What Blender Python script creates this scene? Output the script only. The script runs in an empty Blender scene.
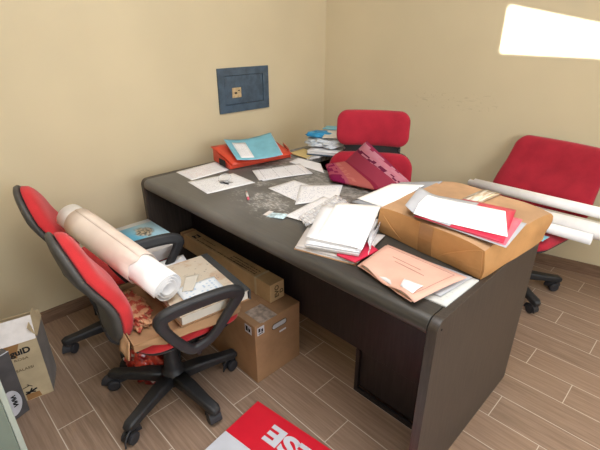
import bpy, bmesh, math, random
from mathutils import Vector, Matrix, noise
random.seed(7)
SC = bpy.context.scene
COL = SC.collection
PI = math.pi
def R(d): return math.radians(d)

# ------------------------------------------------------------------ materials
def lin(c):
    c /= 255.0
    return c / 12.92 if c <= 0.04045 else ((c + 0.055) / 1.055) ** 2.4
def rgb(r, g, b): return (lin(r), lin(g), lin(b), 1.0)

class NT:
    def __init__(s, name):
        s.m = bpy.data.materials.new(name); s.m.use_nodes = True
        s.t = s.m.node_tree; s.b = s.t.nodes['Principled BSDF']
    def n(s, kind, **kw):
        o = s.t.nodes.new(kind)
        for k, v in kw.items(): setattr(o, k, v)
        return o
    def link(s, a, b): s.t.links.new(a, b)
    def put(s, sock, v):
        if hasattr(v, 'is_output'): s.link(v, sock)
        else: sock.default_value = v
    def math(s, op, a, b=0.0, c=0.0):
        o = s.n('ShaderNodeMath', operation=op)
        s.put(o.inputs[0], a); s.put(o.inputs[1], b); s.put(o.inputs[2], c)
        return o.outputs[0]
    def obj(s): return s.n('ShaderNodeTexCoord').outputs['Object']
    def uv(s): return s.n('ShaderNodeTexCoord').outputs['UV']
    def geo(s): return s.n('ShaderNodeNewGeometry').outputs['Position']
    def sep(s, v):
        o = s.n('ShaderNodeSeparateXYZ'); s.link(v, o.inputs[0]); return o.outputs
    def comb(s, x, y, z=0.0):
        o = s.n('ShaderNodeCombineXYZ')
        for i, v in enumerate((x, y, z)): s.put(o.inputs[i], v)
        return o.outputs[0]
    def noise(s, vec, scale, detail=4.0, rough=0.55):
        o = s.n('ShaderNodeTexNoise'); s.link(vec, o.inputs['Vector'])
        o.inputs['Scale'].default_value = scale; o.inputs['Detail'].default_value = detail
        o.inputs['Roughness'].default_value = rough
        return o.outputs['Fac']
    def white(s, vec):
        o = s.n('ShaderNodeTexWhiteNoise', noise_dimensions='3D'); s.link(vec, o.inputs['Vector']); return o.outputs['Value']
    def scale(s, vec, sx, sy, sz):
        o = s.n('ShaderNodeVectorMath', operation='MULTIPLY'); s.link(vec, o.inputs[0]); o.inputs[1].default_value = (sx, sy, sz); return o.outputs[0]
    def mix(s, f, a, b):
        o = s.n('ShaderNodeMix', data_type='RGBA')
        s.put(o.inputs['Factor'], f); s.put(o.inputs['A'], a); s.put(o.inputs['B'], b)
        return o.outputs['Result']
    def ramp(s, f, lo, hi):
        o = s.n('ShaderNodeMapRange', interpolation_type='SMOOTHSTEP'); s.link(f, o.inputs['Value'])
        o.inputs['From Min'].default_value = lo; o.inputs['From Max'].default_value = hi
        return o.outputs['Result']
    def bump(s, h, strength, dist=0.002):
        o = s.n('ShaderNodeBump'); s.link(h, o.inputs['Height'])
        o.inputs['Strength'].default_value = strength; o.inputs['Distance'].default_value = dist
        s.link(o.outputs[0], s.b.inputs['Normal'])
    def fin(s, col, rough=0.6, spec=0.4, metal=0.0):
        s.put(s.b.inputs['Base Color'], col); s.put(s.b.inputs['Roughness'], rough)
        s.b.inputs['Specular IOR Level'].default_value = spec; s.b.inputs['Metallic'].default_value = metal
        return s.m

def plain(name, c, rough=0.6, spec=0.4, var=0.06, scale=12, bump=0.0, bscale=300, metal=0.0):
    t = NT(name); v = t.obj()
    f = t.noise(v, scale)
    d = tuple(x * (1 - var * 2) for x in c[:3]) + (1,); l = tuple(min(1, x * (1 + var * 2)) for x in c[:3]) + (1,)
    col = t.mix(t.ramp(f, .3, .7), d, l)
    if bump: t.bump(t.noise(v, bscale, 2), bump)
    return t.fin(col, rough, spec, metal)

def fabric(name, c):
    t = NT(name); v = t.obj()
    w = t.noise(v, 420, 2); f = t.noise(v, 9)
    col = t.mix(t.ramp(f, .3, .7), tuple(x * .86 for x in c[:3]) + (1,), tuple(min(1, x * 1.1) for x in c[:3]) + (1,))
    col = t.mix(t.math('MULTIPLY', t.ramp(w, .45, .75), .22), col, tuple(x * .45 for x in c[:3]) + (1,))
    t.bump(w, .25, .0015)
    t.b.inputs['Sheen Weight'].default_value = .15
    return t.fin(col, .9, .15)

def paper(name, c, ink=None, rows=26, dens=.5, uvm=(.08, .92), grid=False, rough=.75):
    """paper, optionally with lines of small print laid along its own surface"""
    t = NT(name); v = t.obj()
    col = t.mix(t.ramp(t.noise(v, 14), .3, .7), tuple(x * .93 for x in c[:3]) + (1,), c)
    if ink:
        u = t.sep(t.uv()); U, V = u[0], u[1]
        row = t.math('FLOOR', t.math('MULTIPLY', V, rows))
        fr = t.math('FRACT', t.math('MULTIPLY', V, rows))
        line = t.math('MULTIPLY', t.math('GREATER_THAN', fr, .35), t.math('LESS_THAN', fr, .8))
        let = t.white(t.comb(t.math('FLOOR', t.math('MULTIPLY', U, rows * 2.4)), row, 3.0))
        let = t.math('GREATER_THAN', let, 1 - dens)
        ends = t.math('LESS_THAN', U, t.math('ADD', t.math('MULTIPLY', t.white(t.comb(row, 7.0, 1.0)), .5), .5))
        m = t.math('MULTIPLY', t.math('MULTIPLY', line, let), ends)
        for s in (U, V):
            m = t.math('MULTIPLY', m, t.math('MULTIPLY', t.math('GREATER_THAN', s, uvm[0]), t.math('LESS_THAN', s, uvm[1])))
        if grid:
            g = t.math('LESS_THAN', t.math('FRACT', t.math('ADD', t.math('MULTIPLY', V, 4), .5)), .035)
            dash = t.math('GREATER_THAN', t.math('FRACT', t.math('MULTIPLY', U, 5)), .3)
            m = t.math('MAXIMUM', t.math('MULTIPLY', m, .6), t.math('MULTIPLY', t.math('MULTIPLY', g, dash), 1.9))
        col = t.mix(t.math('MULTIPLY', m, .40), col, ink)
    return t.fin(col, rough, .25)

def cardboard(name, c):
    t = NT(name); v = t.obj()
    f = t.noise(v, 7); g = t.noise(t.scale(v, 3, 3, 60), 14, 3)
    col = t.mix(t.ramp(f, .3, .75), tuple(x * .82 for x in c[:3]) + (1,), tuple(min(1, x * 1.1) for x in c[:3]) + (1,))
    col = t.mix(t.math('MULTIPLY', t.ramp(g, .4, .7), .12), col, tuple(x * .6 for x in c[:3]) + (1,))
    t.bump(t.noise(v, 40, 3), .12, .002)
    return t.fin(col, .8, .2)

def wall_mat(name, c):
    t = NT(name); v = t.geo()
    f = t.noise(v, 1.3, 3); g = t.noise(v, 180, 2)
    col = t.mix(t.ramp(f, .3, .7), tuple(x * .95 for x in c[:3]) + (1,), tuple(x * 1.03 for x in c[:3]) + (1,))
    t.bump(g, .08, .002)
    return t.fin(col, .85, .2), t, col

M = {}
WALLC = (.555, .470, .315, 1)
M['wall'], _, _ = wall_mat('wall_paint', WALLC)
# back wall carries a few pencil-like scuffs near the executive chair
m, t, col = wall_mat('wall_paint_scuffed', (.56, .472, .312, 1))
p = t.sep(t.geo())
box = t.math('MULTIPLY', t.math('MULTIPLY', t.math('GREATER_THAN', p[0], -1.62), t.math('LESS_THAN', p[0], -1.08)),
             t.math('MULTIPLY', t.math('GREATER_THAN', p[2], .98), t.math('LESS_THAN', p[2], 1.09)))
sc = t.ramp(t.noise(t.scale(t.geo(), 5, 5, 34), 3, 5), .60, .70)
spk = t.ramp(t.noise(t.geo(), 60, 2), .62, .72)
col2 = t.mix(t.math('MULTIPLY', t.math('MULTIPLY', box, t.math('MAXIMUM', sc, spk)), .28), col, (.25, .2, .15, 1))
m = t.fin(col2, .85, .2); M['wall_scuff'] = m
M['ceiling'] = plain('ceiling_paint', rgb(236, 234, 228), .9, .1, .02, 2)

def floor_mat():
    t = NT('wood_look_tile'); p = t.geo(); s = t.sep(p)
    W, L = .1455, .6
    yy = t.math('DIVIDE', t.math('SUBTRACT', s[1], .149), W)
    row = t.math('FLOOR', yy); fy = t.math('FRACT', yy)
    uu = t.math('DIVIDE', t.math('ADD', t.math('ADD', s[0], .35), t.math('MULTIPLY', row, .2)), L)
    ci = t.math('FLOOR', uu); fx = t.math('FRACT', uu)
    ex = t.math('MULTIPLY', t.math('MINIMUM', fx, t.math('SUBTRACT', 1, fx)), L)
    ey = t.math('MULTIPLY', t.math('MINIMUM', fy, t.math('SUBTRACT', 1, fy)), W)
    e = t.math('MINIMUM', ex, ey)
    gr = t.math('SUBTRACT', 1, t.ramp(e, .0011, .0021))
    rnd = t.white(t.comb(ci, row, 1.0))
    off = t.comb(t.math('MULTIPLY', rnd, 17.0), t.math('MULTIPLY', rnd, 9.0), 0)
    va = t.n('ShaderNodeVectorMath', operation='ADD'); t.link(p, va.inputs[0]); t.link(off, va.inputs[1])
    g1 = t.noise(t.scale(va.outputs[0], 2.0, 38, 1), 2.2, 6, .62)
    g2 = t.noise(t.scale(va.outputs[0], 3.0, 120, 1), 2.0, 3, .6)
    a, b = (.190, .122, .082, 1), (.305, .208, .148, 1)
    c = t.mix(t.ramp(g1, .28, .72), a, b)
    c = t.mix(t.math('MULTIPLY', t.ramp(g2, .45, .7), .20), c, (.14, .09, .065, 1))
    c = t.mix(t.math('MULTIPLY', rnd, .3), c, (.29, .19, .13, 1))
    c = t.mix(gr, c, (.54, .46, .38, 1))
    t.bump(t.math('SUBTRACT', t.math('MULTIPLY', g1, .3), gr), .25, .0015)
    r = t.math('ADD', .42, t.math('MULTIPLY', g1, .12))
    return t.fin(c, r, .4)
M['floor'] = floor_mat()
t = NT('baseboard_tile'); v = t.geo()
g = t.noise(t.scale(v, 3, 3, 60), 3, 5)
M['base'] = t.fin(t.mix(t.ramp(g, .3, .7), (.13, .075, .045, 1), (.23, .14, .09, 1)), .45, .4)

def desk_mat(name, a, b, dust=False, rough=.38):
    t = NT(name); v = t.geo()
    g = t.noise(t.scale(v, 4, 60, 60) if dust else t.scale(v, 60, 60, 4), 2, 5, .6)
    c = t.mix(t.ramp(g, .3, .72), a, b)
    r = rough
    if dust:
        s = t.sep(v)
        # grey dust spilt over the middle of the desktop
        dx = t.math('DIVIDE', t.math('SUBTRACT', s[0], -1.36), .42); dy = t.math('DIVIDE', t.math('SUBTRACT', s[1], 1.33), .36)
        d = t.math('ADD', t.math('MULTIPLY', dx, dx), t.math('MULTIPLY', dy, dy))
        msk = t.math('SUBTRACT', 1, t.ramp(d, .15, 1.1))
        n1 = t.ramp(t.noise(t.scale(v, 1, 1.8, 1), 55, 5, .75), .44, .66); n2 = t.ramp(t.noise(v, 9, 5, .65), .40, .60)
        f = t.math('MULTIPLY', msk, t.math('MULTIPLY', n2, t.math('ADD', t.math('MULTIPLY', n1, .55), .22)))
        bk = t.math('MULTIPLY', t.ramp(s[1], 1.30, 1.55), t.math('MULTIPLY', t.ramp(t.noise(v, 28, 5, .7), .38, .62), .45))
        left_sheen_dust = t.math('ADD', t.math('MULTIPLY', t.math('SUBTRACT', 1, t.ramp(s[0], -1.5, -.75)), t.math('MULTIPLY', t.noise(v, 3, 3), .24)), .012)  # paler left side: window reflection painted in together with dust
        f = t.math('MINIMUM', t.math('MAXIMUM', t.math('MAXIMUM', f, bk), left_sheen_dust), .9)
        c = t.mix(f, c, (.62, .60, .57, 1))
        r = t.math('ADD', rough, t.math('MULTIPLY', f, .4))
    return t.fin(c, r, .45)
M['desk_top'] = desk_mat('dark_wood_laminate_dust_sheen', (.028, .025, .021, 1), (.046, .041, .034, 1), True, .36)
M['desk_side'] = desk_mat('dark_wood_laminate', (.030, .023, .019, 1), (.056, .044, .036, 1), False, .42)
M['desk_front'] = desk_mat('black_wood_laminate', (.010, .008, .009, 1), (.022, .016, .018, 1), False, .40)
M['seam'] = plain('seam_black', rgb(12, 11, 11), .7, .2)

M['red'] = fabric('red_upholstery', (.50, .030, .034, 1))
M['red_dark'] = fabric('crimson_upholstery', (.35, .016, .032, 1))
M['black_plastic'] = plain('black_plastic', rgb(38, 37, 38), .5, .4, .08, 30, .06, 500)
M['grey_plastic'] = plain('charcoal_plastic', rgb(66, 64, 62), .5, .4, .06, 25, .06, 500)
M['rubber'] = plain('caster_rubber', rgb(44, 43, 46), .6, .3)
M['steel'] = plain('steel', rgb(170, 170, 172), .3, .5, metal=1.0)

M['white_blank'] = plain('bright_white_paper', (.97, .97, .97, 1), .7, .2, .0)
PW = (.74, .735, .75, 1); INK = (.16, .16, .2, 1)
M['paper'] = paper('white_paper', PW)
M['paper_print'] = paper('printed_paper', PW, INK, 40, .45)
M['paper_red'] = paper('paper_with_red_print', PW, (.5, .12, .14, 1), 34, .45)
M['paper_hand'] = paper('handwritten_paper', PW, (.12, .14, .3, 1), 16, .32, (.04, .96))
M['paper_labels'] = paper('label_sheet', (.70, .69, .71, 1), INK, 22, .28, (.04, .96), True)
M['paper_blue_hand'] = paper('paper_with_blue_writing', (.70, .74, .78, 1), (.03, .22, .5, 1), 9, .4, (.05, .95))
M['paper_cream'] = paper('cream_paper', (.60, .56, .49, 1))
M['paper_dull'] = paper('dull_printed_paper', (.52, .515, .49, 1), INK, 40, .45)
M['paper_grey'] = paper('grey_paper', (.42, .42, .44, 1))
M['folder_grey'] = paper('grey_folder', (.36, .37, .40, 1))
t = NT('page_edges'); v = t.obj(); s = t.sep(v)
st = t.noise(t.comb(t.math('MULTIPLY', s[0], 3), t.math('MULTIPLY', s[1], 3), t.math('MULTIPLY', s[2], 900)), 1.0, 2)
M['edges'] = t.fin(t.mix(t.ramp(st, .35, .65), (.50, .49, .49, 1), (.76, .76, .77, 1)), .8, .2)
M['pink'] = paper('pink_card', (.64, .375, .29, 1))
M['pink_ink'] = plain('folder_ink', (.30, .16, .14, 1), .8, .1)
M['folder_red'] = plain('red_card', (.52, .018, .055, 1), .5, .4)
M['folder_rose'] = plain('rose_card', (.62, .12, .17, 1), .5, .4)
M['orange_red'] = plain('orange_red_board', (.56, .052, .022, 1), .42, .5)
M['light_blue'] = plain('light_blue_card', (.17, .42, .52, 1), .5, .4, .05)
M['sachet'] = plain('sachet_foil', (.44, .56, .60, 1), .35, .5, .2, 60)
M['blue_plastic'] = plain('blue_plastic_film', (.02, .24, .46, 1), .3, .5, .15, 20)
M['yellow'] = paper('yellow_card', (.60, .46, .20, 1))
M['brown_paper'] = cardboard('brown_wrapping_paper', (.47, .245, .095, 1))
M['brown_top'] = cardboard('brown_wrapping_paper_flat', (.46, .275, .15, 1))
M['card'] = cardboard('corrugated_cardboard', (.33, .188, .098, 1))
M['card_long'] = cardboard('kraft_cardboard', (.46, .305, .155, 1))
M['card_pale'] = cardboard('pale_carton', (.50, .39, .24, 1))
M['card_grey'] = cardboard('greyer_carton', (.28, .25, .23, 1))  # greyer tone for the side panels of the beige carton
M['white_card'] = plain('white_card', (.60, .56, .54, 1), .7, .2)
M['tape_brown'] = plain('brown_parcel_tape', (.30, .155, .06, 1), .25, .5)
M['tape_torn'] = plain('dusty_torn_tape', (.30, .235, .19, 1), .5, .4, .2, 40)
M['tape_dark'] = plain('dark_box_edging', (.045, .045, .045, 1), .5, .4)
M['ink'] = plain('black_ink', (.015, .015, .015, 1), .7, .2)
M['ink_faint'] = plain('faded_ink', (.11, .075, .04, 1), .8, .1)
M['sign_red'] = plain('sign_red', (.60, .012, .028, 1), .35, .5, .02)
M['sign_white'] = plain('sign_white', (.56, .57, .62, 1), .35, .5, .02)
M['safe'] = plain('blue_grey_enamel', (.046, .074, .108, 1), .42, .4, .12, 20)
M['safe_line'] = plain('safe_gap', (.018, .028, .042, 1), .6, .3)
M['brass'] = plain('brass_plate', (.52, .40, .24, 1), .35, .5, .1, 60, metal=.4)
M['cab'] = plain('pale_green_grey_enamel', (.16, .195, .16, 1), .5, .4, .03)
M['cab_edge'] = plain('pale_edge_strip', (.36, .40, .35, 1), .5, .4, .03)
M['gasket'] = plain('dark_grey_carton', (.075, .068, .068, 1), .55, .35, .1)
M['oval'] = plain('label_white', (.52, .51, .54, 1), .5, .3)
M['frame_white'] = plain('window_frame_white', rgb(225, 225, 222), .4, .4)

# plastic sleeve
t = NT('clear_plastic_sleeve'); v = t.obj()
tr = t.n('ShaderNodeBsdfTransparent'); mx = t.n('ShaderNodeMixShader')
t.fin((.80, .80, .82, 1), .15, .6); t.bump(t.noise(v, 30, 3), .5, .004)
f = t.math('ADD', t.math('MULTIPLY', t.ramp(t.noise(t.scale(v, 1, 6, 1), 18, 3), .42, .62), .40), .32)
t.link(f, mx.inputs[0]); t.link(tr.outputs[0], mx.inputs[1]); t.link(t.b.outputs[0], mx.inputs[2])
t.link(mx.outputs[0], t.n('ShaderNodeOutputMaterial').inputs[0])
for nd in list(t.t.nodes):
    if nd.type == 'OUTPUT_MATERIAL' and not nd.inputs[0].links[0].from_node == mx: t.t.nodes.remove(nd)
M['sleeve'] = t.m
# clear parcel tape
t = NT('clear_parcel_tape'); v = t.obj()
f = t.ramp(t.noise(t.scale(v, 30, 4, 1), 3, 3), .40, .62)
M['tape_clear'] = t.fin(t.mix(f, (.36, .24, .14, 1), (.62, .58, .52, 1)), .15, .7)
# white plastic bag
t = NT('white_plastic_bag'); v = t.obj()
f = t.ramp(t.noise(v, 22, 4), .35, .65)
M['bag_white'] = t.fin(t.mix(f, (.40, .45, .50, 1), (.66, .69, .72, 1)), .25, .5)
# red snack bag
t = NT('red_printed_bag'); v = t.obj()
f = t.ramp(t.noise(v, 26, 3), .52, .60); g = t.ramp(t.noise(v, 16, 3), .60, .64)
c = t.mix(f, (.42, .035, .018, 1), (.20, .008, .010, 1)); c = t.mix(g, c, (.55, .50, .47, 1))
M['bag_red'] = t.fin(c, .28, .6)
# tracing paper roll with a warm stain
t = NT('rolled_drawing_paper'); v = t.obj()
c = t.mix(t.ramp(t.noise(v, 6, 3), .35, .7), (.64, .53, .45, 1), (.71, .61, .53, 1))
M['roll'] = t.fin(c, .6, .3)
M['roll_white'] = plain('rolled_white_paper', (.80, .785, .78, 1), .65, .3, .03)
M['roll_dull'] = plain('rolled_offwhite_paper', (.68, .65, .60, 1), .65, .3, .03)
# stained album cover
t = NT('stained_cream_cover'); v = t.obj()
n1 = t.ramp(t.noise(v, 13, 4), .50, .66); n2 = t.ramp(t.noise(v, 60, 3), .62, .7)
c = t.mix(t.math('MULTIPLY', n1, .55), (.52, .45, .36, 1), (.38, .22, .13, 1)); c = t.mix(t.math('MULTIPLY', n2, .5), c, (.10, .09, .09, 1))
M['album'] = t.fin(c, .6, .3)
# glossy cover with a landscape photo
t = NT('photo_cover'); u = t.sep(t.uv())
n1 = t.noise(t.uv(), 5, 4)
c = t.mix(t.ramp(u[1], .1, .9), (.10, .38, .55, 1), (.42, .62, .70, 1))
dx = t.math('SUBTRACT', u[0], .52); dy = t.math('SUBTRACT', u[1], .5)
d = t.math('ADD', t.math('MULTIPLY', dx, dx), t.math('MULTIPLY', dy, dy))
blob = t.math('SUBTRACT', 1, t.ramp(t.math('ADD', d, t.math('MULTIPLY', n1, .16)), .10, .17))
rock = t.mix(t.ramp(t.noise(t.uv(), 14, 4), .42, .60), (.06, .06, .05, 1), (.46, .38, .27, 1))
c = t.mix(blob, c, rock)
white = t.math('LESS_THAN', u[0], .16)
c = t.mix(white, c, (.62, .66, .70, 1))
M['photo'] = t.fin(c, .3, .5)
# crumpled red-printed wrapping paper
t = NT('crumpled_printed_wrap'); v = t.obj()
f = t.ramp(t.noise(t.scale(v, 1, 1, 3), 24, 4), .44, .54)
M['wrap'] = t.fin(t.mix(f, (.33, .05, .03, 1), (.50, .26, .14, 1)), .6, .3)
# striped geometric cushion cloth, pattern follows the cloth's own UV
t = NT('woven_maroon_stripes'); u = t.sep(t.uv()); U, V = u[0], u[1]
bands = [(0, (.30, .06, .09, 1)), (.16, (.33, .085, .075, 1)), (.34, (.19, .014, .035, 1)), (.40, (.24, .030, .055, 1)), (.72, (.11, .012, .038, 1)), (.80, (.40, .14, .18, 1)), (.92, (.20, .02, .05, 1))]
c = bands[0][1]
for th, cc in bands[1:]: c = t.mix(t.math('GREATER_THAN', V, th), c, cc)
def blocks(lo, hi, n, seed, colr, c):
    inb = t.math('MULTIPLY', t.math('GREATER_THAN', V, lo), t.math('LESS_THAN', V, hi))
    k = t.white(t.comb(t.math('FLOOR', t.math('MULTIPLY', U, n)), t.math('FLOOR', t.math('MULTIPLY', V, 26)), seed))
    return t.mix(t.math('MULTIPLY', inb, t.math('GREATER_THAN', k, .5)), c, colr)
c = blocks(.72, .96, 13, 1.0, (.40, .16, .2, 1), c)
c = blocks(.0, .13, 11, 2.0, (.17, .008, .05, 1), c)
c = blocks(.16, .22, 15, 4.0, (.38, .12, .10, 1), c)
t.bump(t.noise(t.uv(), 160, 2), .3, .002)
M['cushion'] = t.fin(c, .9, .1)

# ------------------------------------------------------------------ mesh helpers
def tag(o, label=None, cat=None, group=None, kind=None):
    for k, v in (('label', label), ('category', cat), ('group', group), ('kind', kind)):
        if v: o[k] = v
    return o
def empty(name, loc, rz=0, label=None, cat=None, group=None):
    o = bpy.data.objects.new(name, None); COL.objects.link(o)
    o.location = loc; o.rotation_euler = (0, 0, rz); o.empty_display_size = .05
    return tag(o, label, cat, group)
def obj(name, bm, mats, parent=None, smooth=False, bevel=0.0, seg=2, origin=True):
    """link bm as ONE mesh object; a top-level one gets its origin at its base"""
    if not isinstance(mats, (list, tuple)): mats = [mats]
    bmesh.ops.recalc_face_normals(bm, faces=bm.faces[:])
    me = bpy.data.meshes.new(name)
    if smooth:
        for f in bm.faces: f.smooth = True
    loc = Vector((0, 0, 0))
    if parent is None and origin:
        xs = [v.co for v in bm.verts]
        loc = Vector(((min(c.x for c in xs) + max(c.x for c in xs)) / 2, (min(c.y for c in xs) + max(c.y for c in xs)) / 2, min(c.z for c in xs)))
        bmesh.ops.translate(bm, verts=bm.verts[:], vec=-loc)
    bm.to_mesh(me); bm.free()
    for k in mats: me.materials.append(M[k])
    o = bpy.data.objects.new(name, me); COL.objects.link(o); o.location = loc
    if parent: o.parent = parent
    if bevel:
        b = o.modifiers.new('bevel', 'BEVEL'); b.width = bevel; b.segments = seg; b.limit_method = 'ANGLE'; b.angle_limit = R(40)
        for p_ in me.polygons: p_.use_smooth = True
        w = o.modifiers.new('wn', 'WEIGHTED_NORMAL'); w.keep_sharp = True
    return o
def B(): return bmesh.new()
def box(bm, c, s, rot=None, mi=0):
    """axis box, centre c, size s, optionally rotated by a 3x3/euler about its centre"""
    vs = []
    for dx in (-.5, .5):
        for dy in (-.5, .5):
            for dz in (-.5, .5):
                v = Vector((dx * s[0], dy * s[1], dz * s[2]))
                if rot is not None: v = rot @ v
                vs.append(bm.verts.new(v + Vector(c)))
    for f in ((0, 1, 3, 2), (4, 6, 7, 5), (0, 4, 5, 1), (2, 3, 7, 6), (0, 2, 6, 4), (1, 5, 7, 3)):
        bm.faces.new([vs[i] for i in f]).material_index = mi
    return bm
def boxmm(bm, a, b, mi=0):
    return box(bm, [(a[i] + b[i]) / 2 for i in range(3)], [abs(b[i] - a[i]) for i in range(3)], None, mi)
def RZ(a): return Matrix.Rotation(a, 3, 'Z')
def prism(bm, poly, z0, z1, mi=0, top=None):
    """extrude a 2D polygon; top may be a second polygon for tapered solids"""
    top = top or poly
    a = [bm.verts.new((p[0], p[1], z0)) for p in poly]; b = [bm.verts.new((p[0], p[1], z1)) for p in top]
    n = len(poly)
    bm.faces.new(a[::-1]).material_index = mi; bm.faces.new(b).material_index = mi
    for i in range(n): bm.faces.new((a[i], a[(i + 1) % n], b[(i + 1) % n], b[i])).material_index = mi
    return bm
def frame_of(d):
    d = d.normalized(); up = Vector((0, 0, 1)) if abs(d.z) < .95 else Vector((1, 0, 0))
    x = d.cross(up).normalized(); return x, x.cross(d).normalized()
def tube(bm, pts, rad, n=12, closed=False, sec=None, mi=0):
    """sweep a round (or given 2D section) along pts; rad is a number or one per point"""
    pts = [Vector(p) for p in pts]; N = len(pts)
    rad = rad if isinstance(rad, (list, tuple)) else [rad] * N
    sec = sec or [(math.cos(2 * PI * k / n), math.sin(2 * PI * k / n)) for k in range(n)]
    n = len(sec); rings = []; px = None
    for i, p in enumerate(pts):
        a = pts[(i - 1) % N] if (closed or i) else p; b = pts[(i + 1) % N] if (closed or i < N - 1) else p
        d = (b - a).normalized()
        if px is None: x, y = frame_of(d)
        else:
            x = (px - d * px.dot(d)).normalized(); y = x.cross(d).normalized()
        px = x
        rings.append([bm.verts.new(p + (x * s[0] + y * s[1]) * rad[i]) for s in sec])
    for i in range(N if closed else N - 1):
        r0, r1 = rings[i], rings[(i + 1) % N]
        for k in range(n): bm.faces.new((r0[k], r0[(k + 1) % n], r1[(k + 1) % n], r1[k])).material_index = mi
    if not closed:
        bm.faces.new(rings[0][::-1]).material_index = mi; bm.faces.new(rings[-1]).material_index = mi
    return bm
def smooth_path(pts, k=6, closed=False):
    """Catmull-Rom through pts"""
    pts = [Vector(p) for p in pts]; N = len(pts); out = []
    for i in range(N if closed else N - 1):
        g = lambda j: pts[j % N] if closed else pts[max(0, min(N - 1, j))]
        p0, p1, p2, p3 = g(i - 1), g(i), g(i + 1), g(i + 2)
        for s in range(k):
            u = s / k
            out.append(.5 * (2 * p1 + (p2 - p0) * u + (2 * p0 - 5 * p1 + 4 * p2 - p3) * u * u + (3 * p1 - p0 - 3 * p2 + p3) * u ** 3))
    if not closed: out.append(pts[-1])
    return out
def rrect(w, h, r, k=6, cx=0, cy=0):
    out = []
    for (sx, sy, a) in ((1, 1, 0), (-1, 1, 90), (-1, -1, 180), (1, -1, 270)):
        for i in range(k + 1):
            t_ = R(a + 90 * i / k); out.append((cx + sx * (w / 2 - r) + r * math.cos(t_), cy + sy * (h / 2 - r) + r * math.sin(t_)))
    # subdivide the straight sides
    res = []
    for i, p_ in enumerate(out):
        q = out[(i + 1) % len(out)]; L = math.dist(p_, q); m_ = max(1, int(L / .05))
        for j in range(m_): res.append((p_[0] + (q[0] - p_[0]) * j / m_, p_[1] + (q[1] - p_[1]) * j / m_))
    return res
def pad(bm, outline, ht, hb, fmap, rings=9, p=2.6, mi=0):
    """a closed cushion over an outline: bulge ht above and hb below, bent by fmap(u,v,w)"""
    cx = sum(q[0] for q in outline) / len(outline); cy = sum(q[1] for q in outline) / len(outline)
    n = len(outline)
    def layer(h, sgn):
        L = []
        for k in range(1, rings + (1 if sgn > 0 else 0)):
            r = math.sin(k / rings * PI / 2); hh = h * max(0, 1 - r ** p) ** (1 / p) if r < 1 else 0
            L.append([bm.verts.new(fmap(cx + (q[0] - cx) * r, cy + (q[1] - cy) * r, sgn * hh)) for q in outline])
        return bm.verts.new(fmap(cx, cy, sgn * h)), L
    ct, T = layer(ht, 1); cb, Bm = layer(hb, -1)
    rim = T[-1]
    def skin(c, L):
        for k in range(n): bm.faces.new((c, L[0][k], L[0][(k + 1) % n])).material_index = mi
        for a, b in zip(L, L[1:]):
            for k in range(n): bm.faces.new((a[k], b[k], b[(k + 1) % n], a[(k + 1) % n])).material_index = mi
    skin(ct, T); skin(cb, Bm + [rim])
    return bm
def sheet_bm(corners, n=10, m=10, thick=.0007, dz=None, mi=0, side=None):
    """a sheet over four corners (u along 0-1, v along 0-3) with real thickness, UVs and an optional curl dz(u,v)"""
    bm = B(); uvl = bm.loops.layers.uv.new('UVMap')
    c = [Vector(q) for q in corners]
    def P(u, v):
        q = (c[0] * (1 - u) + c[1] * u) * (1 - v) + (c[3] * (1 - u) + c[2] * u) * v
        return q + (Vector((0, 0, dz(u, v))) if dz else Vector((0, 0, 0)))
    def nrm(u, v):
        e = .01; a = P(min(1, u + e), v) - P(max(0, u - e), v); b = P(u, min(1, v + e)) - P(u, max(0, v - e))
        q = a.cross(b).normalized(); return q if q.z >= 0 else -q
    T = [[bm.verts.new(P(i / n, j / m) + nrm(i / n, j / m) * thick) for j in range(m + 1)] for i in range(n + 1)]
    L = [[bm.verts.new(P(i / n, j / m)) for j in range(m + 1)] for i in range(n + 1)]
    def face(q, uvs, k):
        f = bm.faces.new(q); f.material_index = k; f.smooth = True
        for lp, w in zip(f.loops, uvs): lp[uvl].uv = w
    for i in range(n):
        for j in range(m):
            ij = [(i, j), (i + 1, j), (i + 1, j + 1), (i, j + 1)]; w = [(a / n, b / m) for a, b in ij]
            face([T[a][b] for a, b in ij], w, mi); face([L[a][b] for a, b in ij][::-1], w[::-1], mi)
    rim = [(i, 0) for i in range(n)] + [(n, j) for j in range(m)] + [(i, m) for i in range(n, 0, -1)] + [(0, j) for j in range(m, 0, -1)]
    for k in range(len(rim)):
        a, b = rim[k], rim[(k + 1) % len(rim)]
        f = bm.faces.new((L[a[0]][a[1]], L[b[0]][b[1]], T[b[0]][b[1]], T[a[0]][a[1]]))
        f.material_index = mi if side is None else side
        for lp, q in zip(f.loops, (a, b, b, a)): lp[uvl].uv = (q[0] / n, q[1] / m)
    return bm
def curl(amp, seed, f=2.5):
    return lambda u, v: amp * (noise.noise(Vector((u * f + seed, v * f, seed * 1.7))) + .55) if amp else 0
def q4(pts, z): return [(p_[0], p_[1], z) for p_ in pts]
def text_mesh(name, s, size, mat, parent, M4, bold=0.0, sx=1.0):
    cu = bpy.data.curves.new(name, 'FONT'); cu.body = s; cu.size = size; cu.offset = bold; cu.extrude = .0003; cu.align_x = 'LEFT'
    to = bpy.data.objects.new(name, cu); COL.objects.link(to)
    bpy.context.view_layer.update()
    me = bpy.data.meshes.new_from_object(to.evaluated_get(bpy.context.evaluated_depsgraph_get()))
    bpy.data.objects.remove(to); bpy.data.curves.remove(cu)
    me.transform(Matrix.Diagonal((sx, 1, 1, 1))); me.transform(M4)
    me.name = name; me.materials.clear(); me.materials.append(M[mat])
    o = bpy.data.objects.new(name, me); COL.objects.link(o); o.parent = parent
    return o
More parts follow.
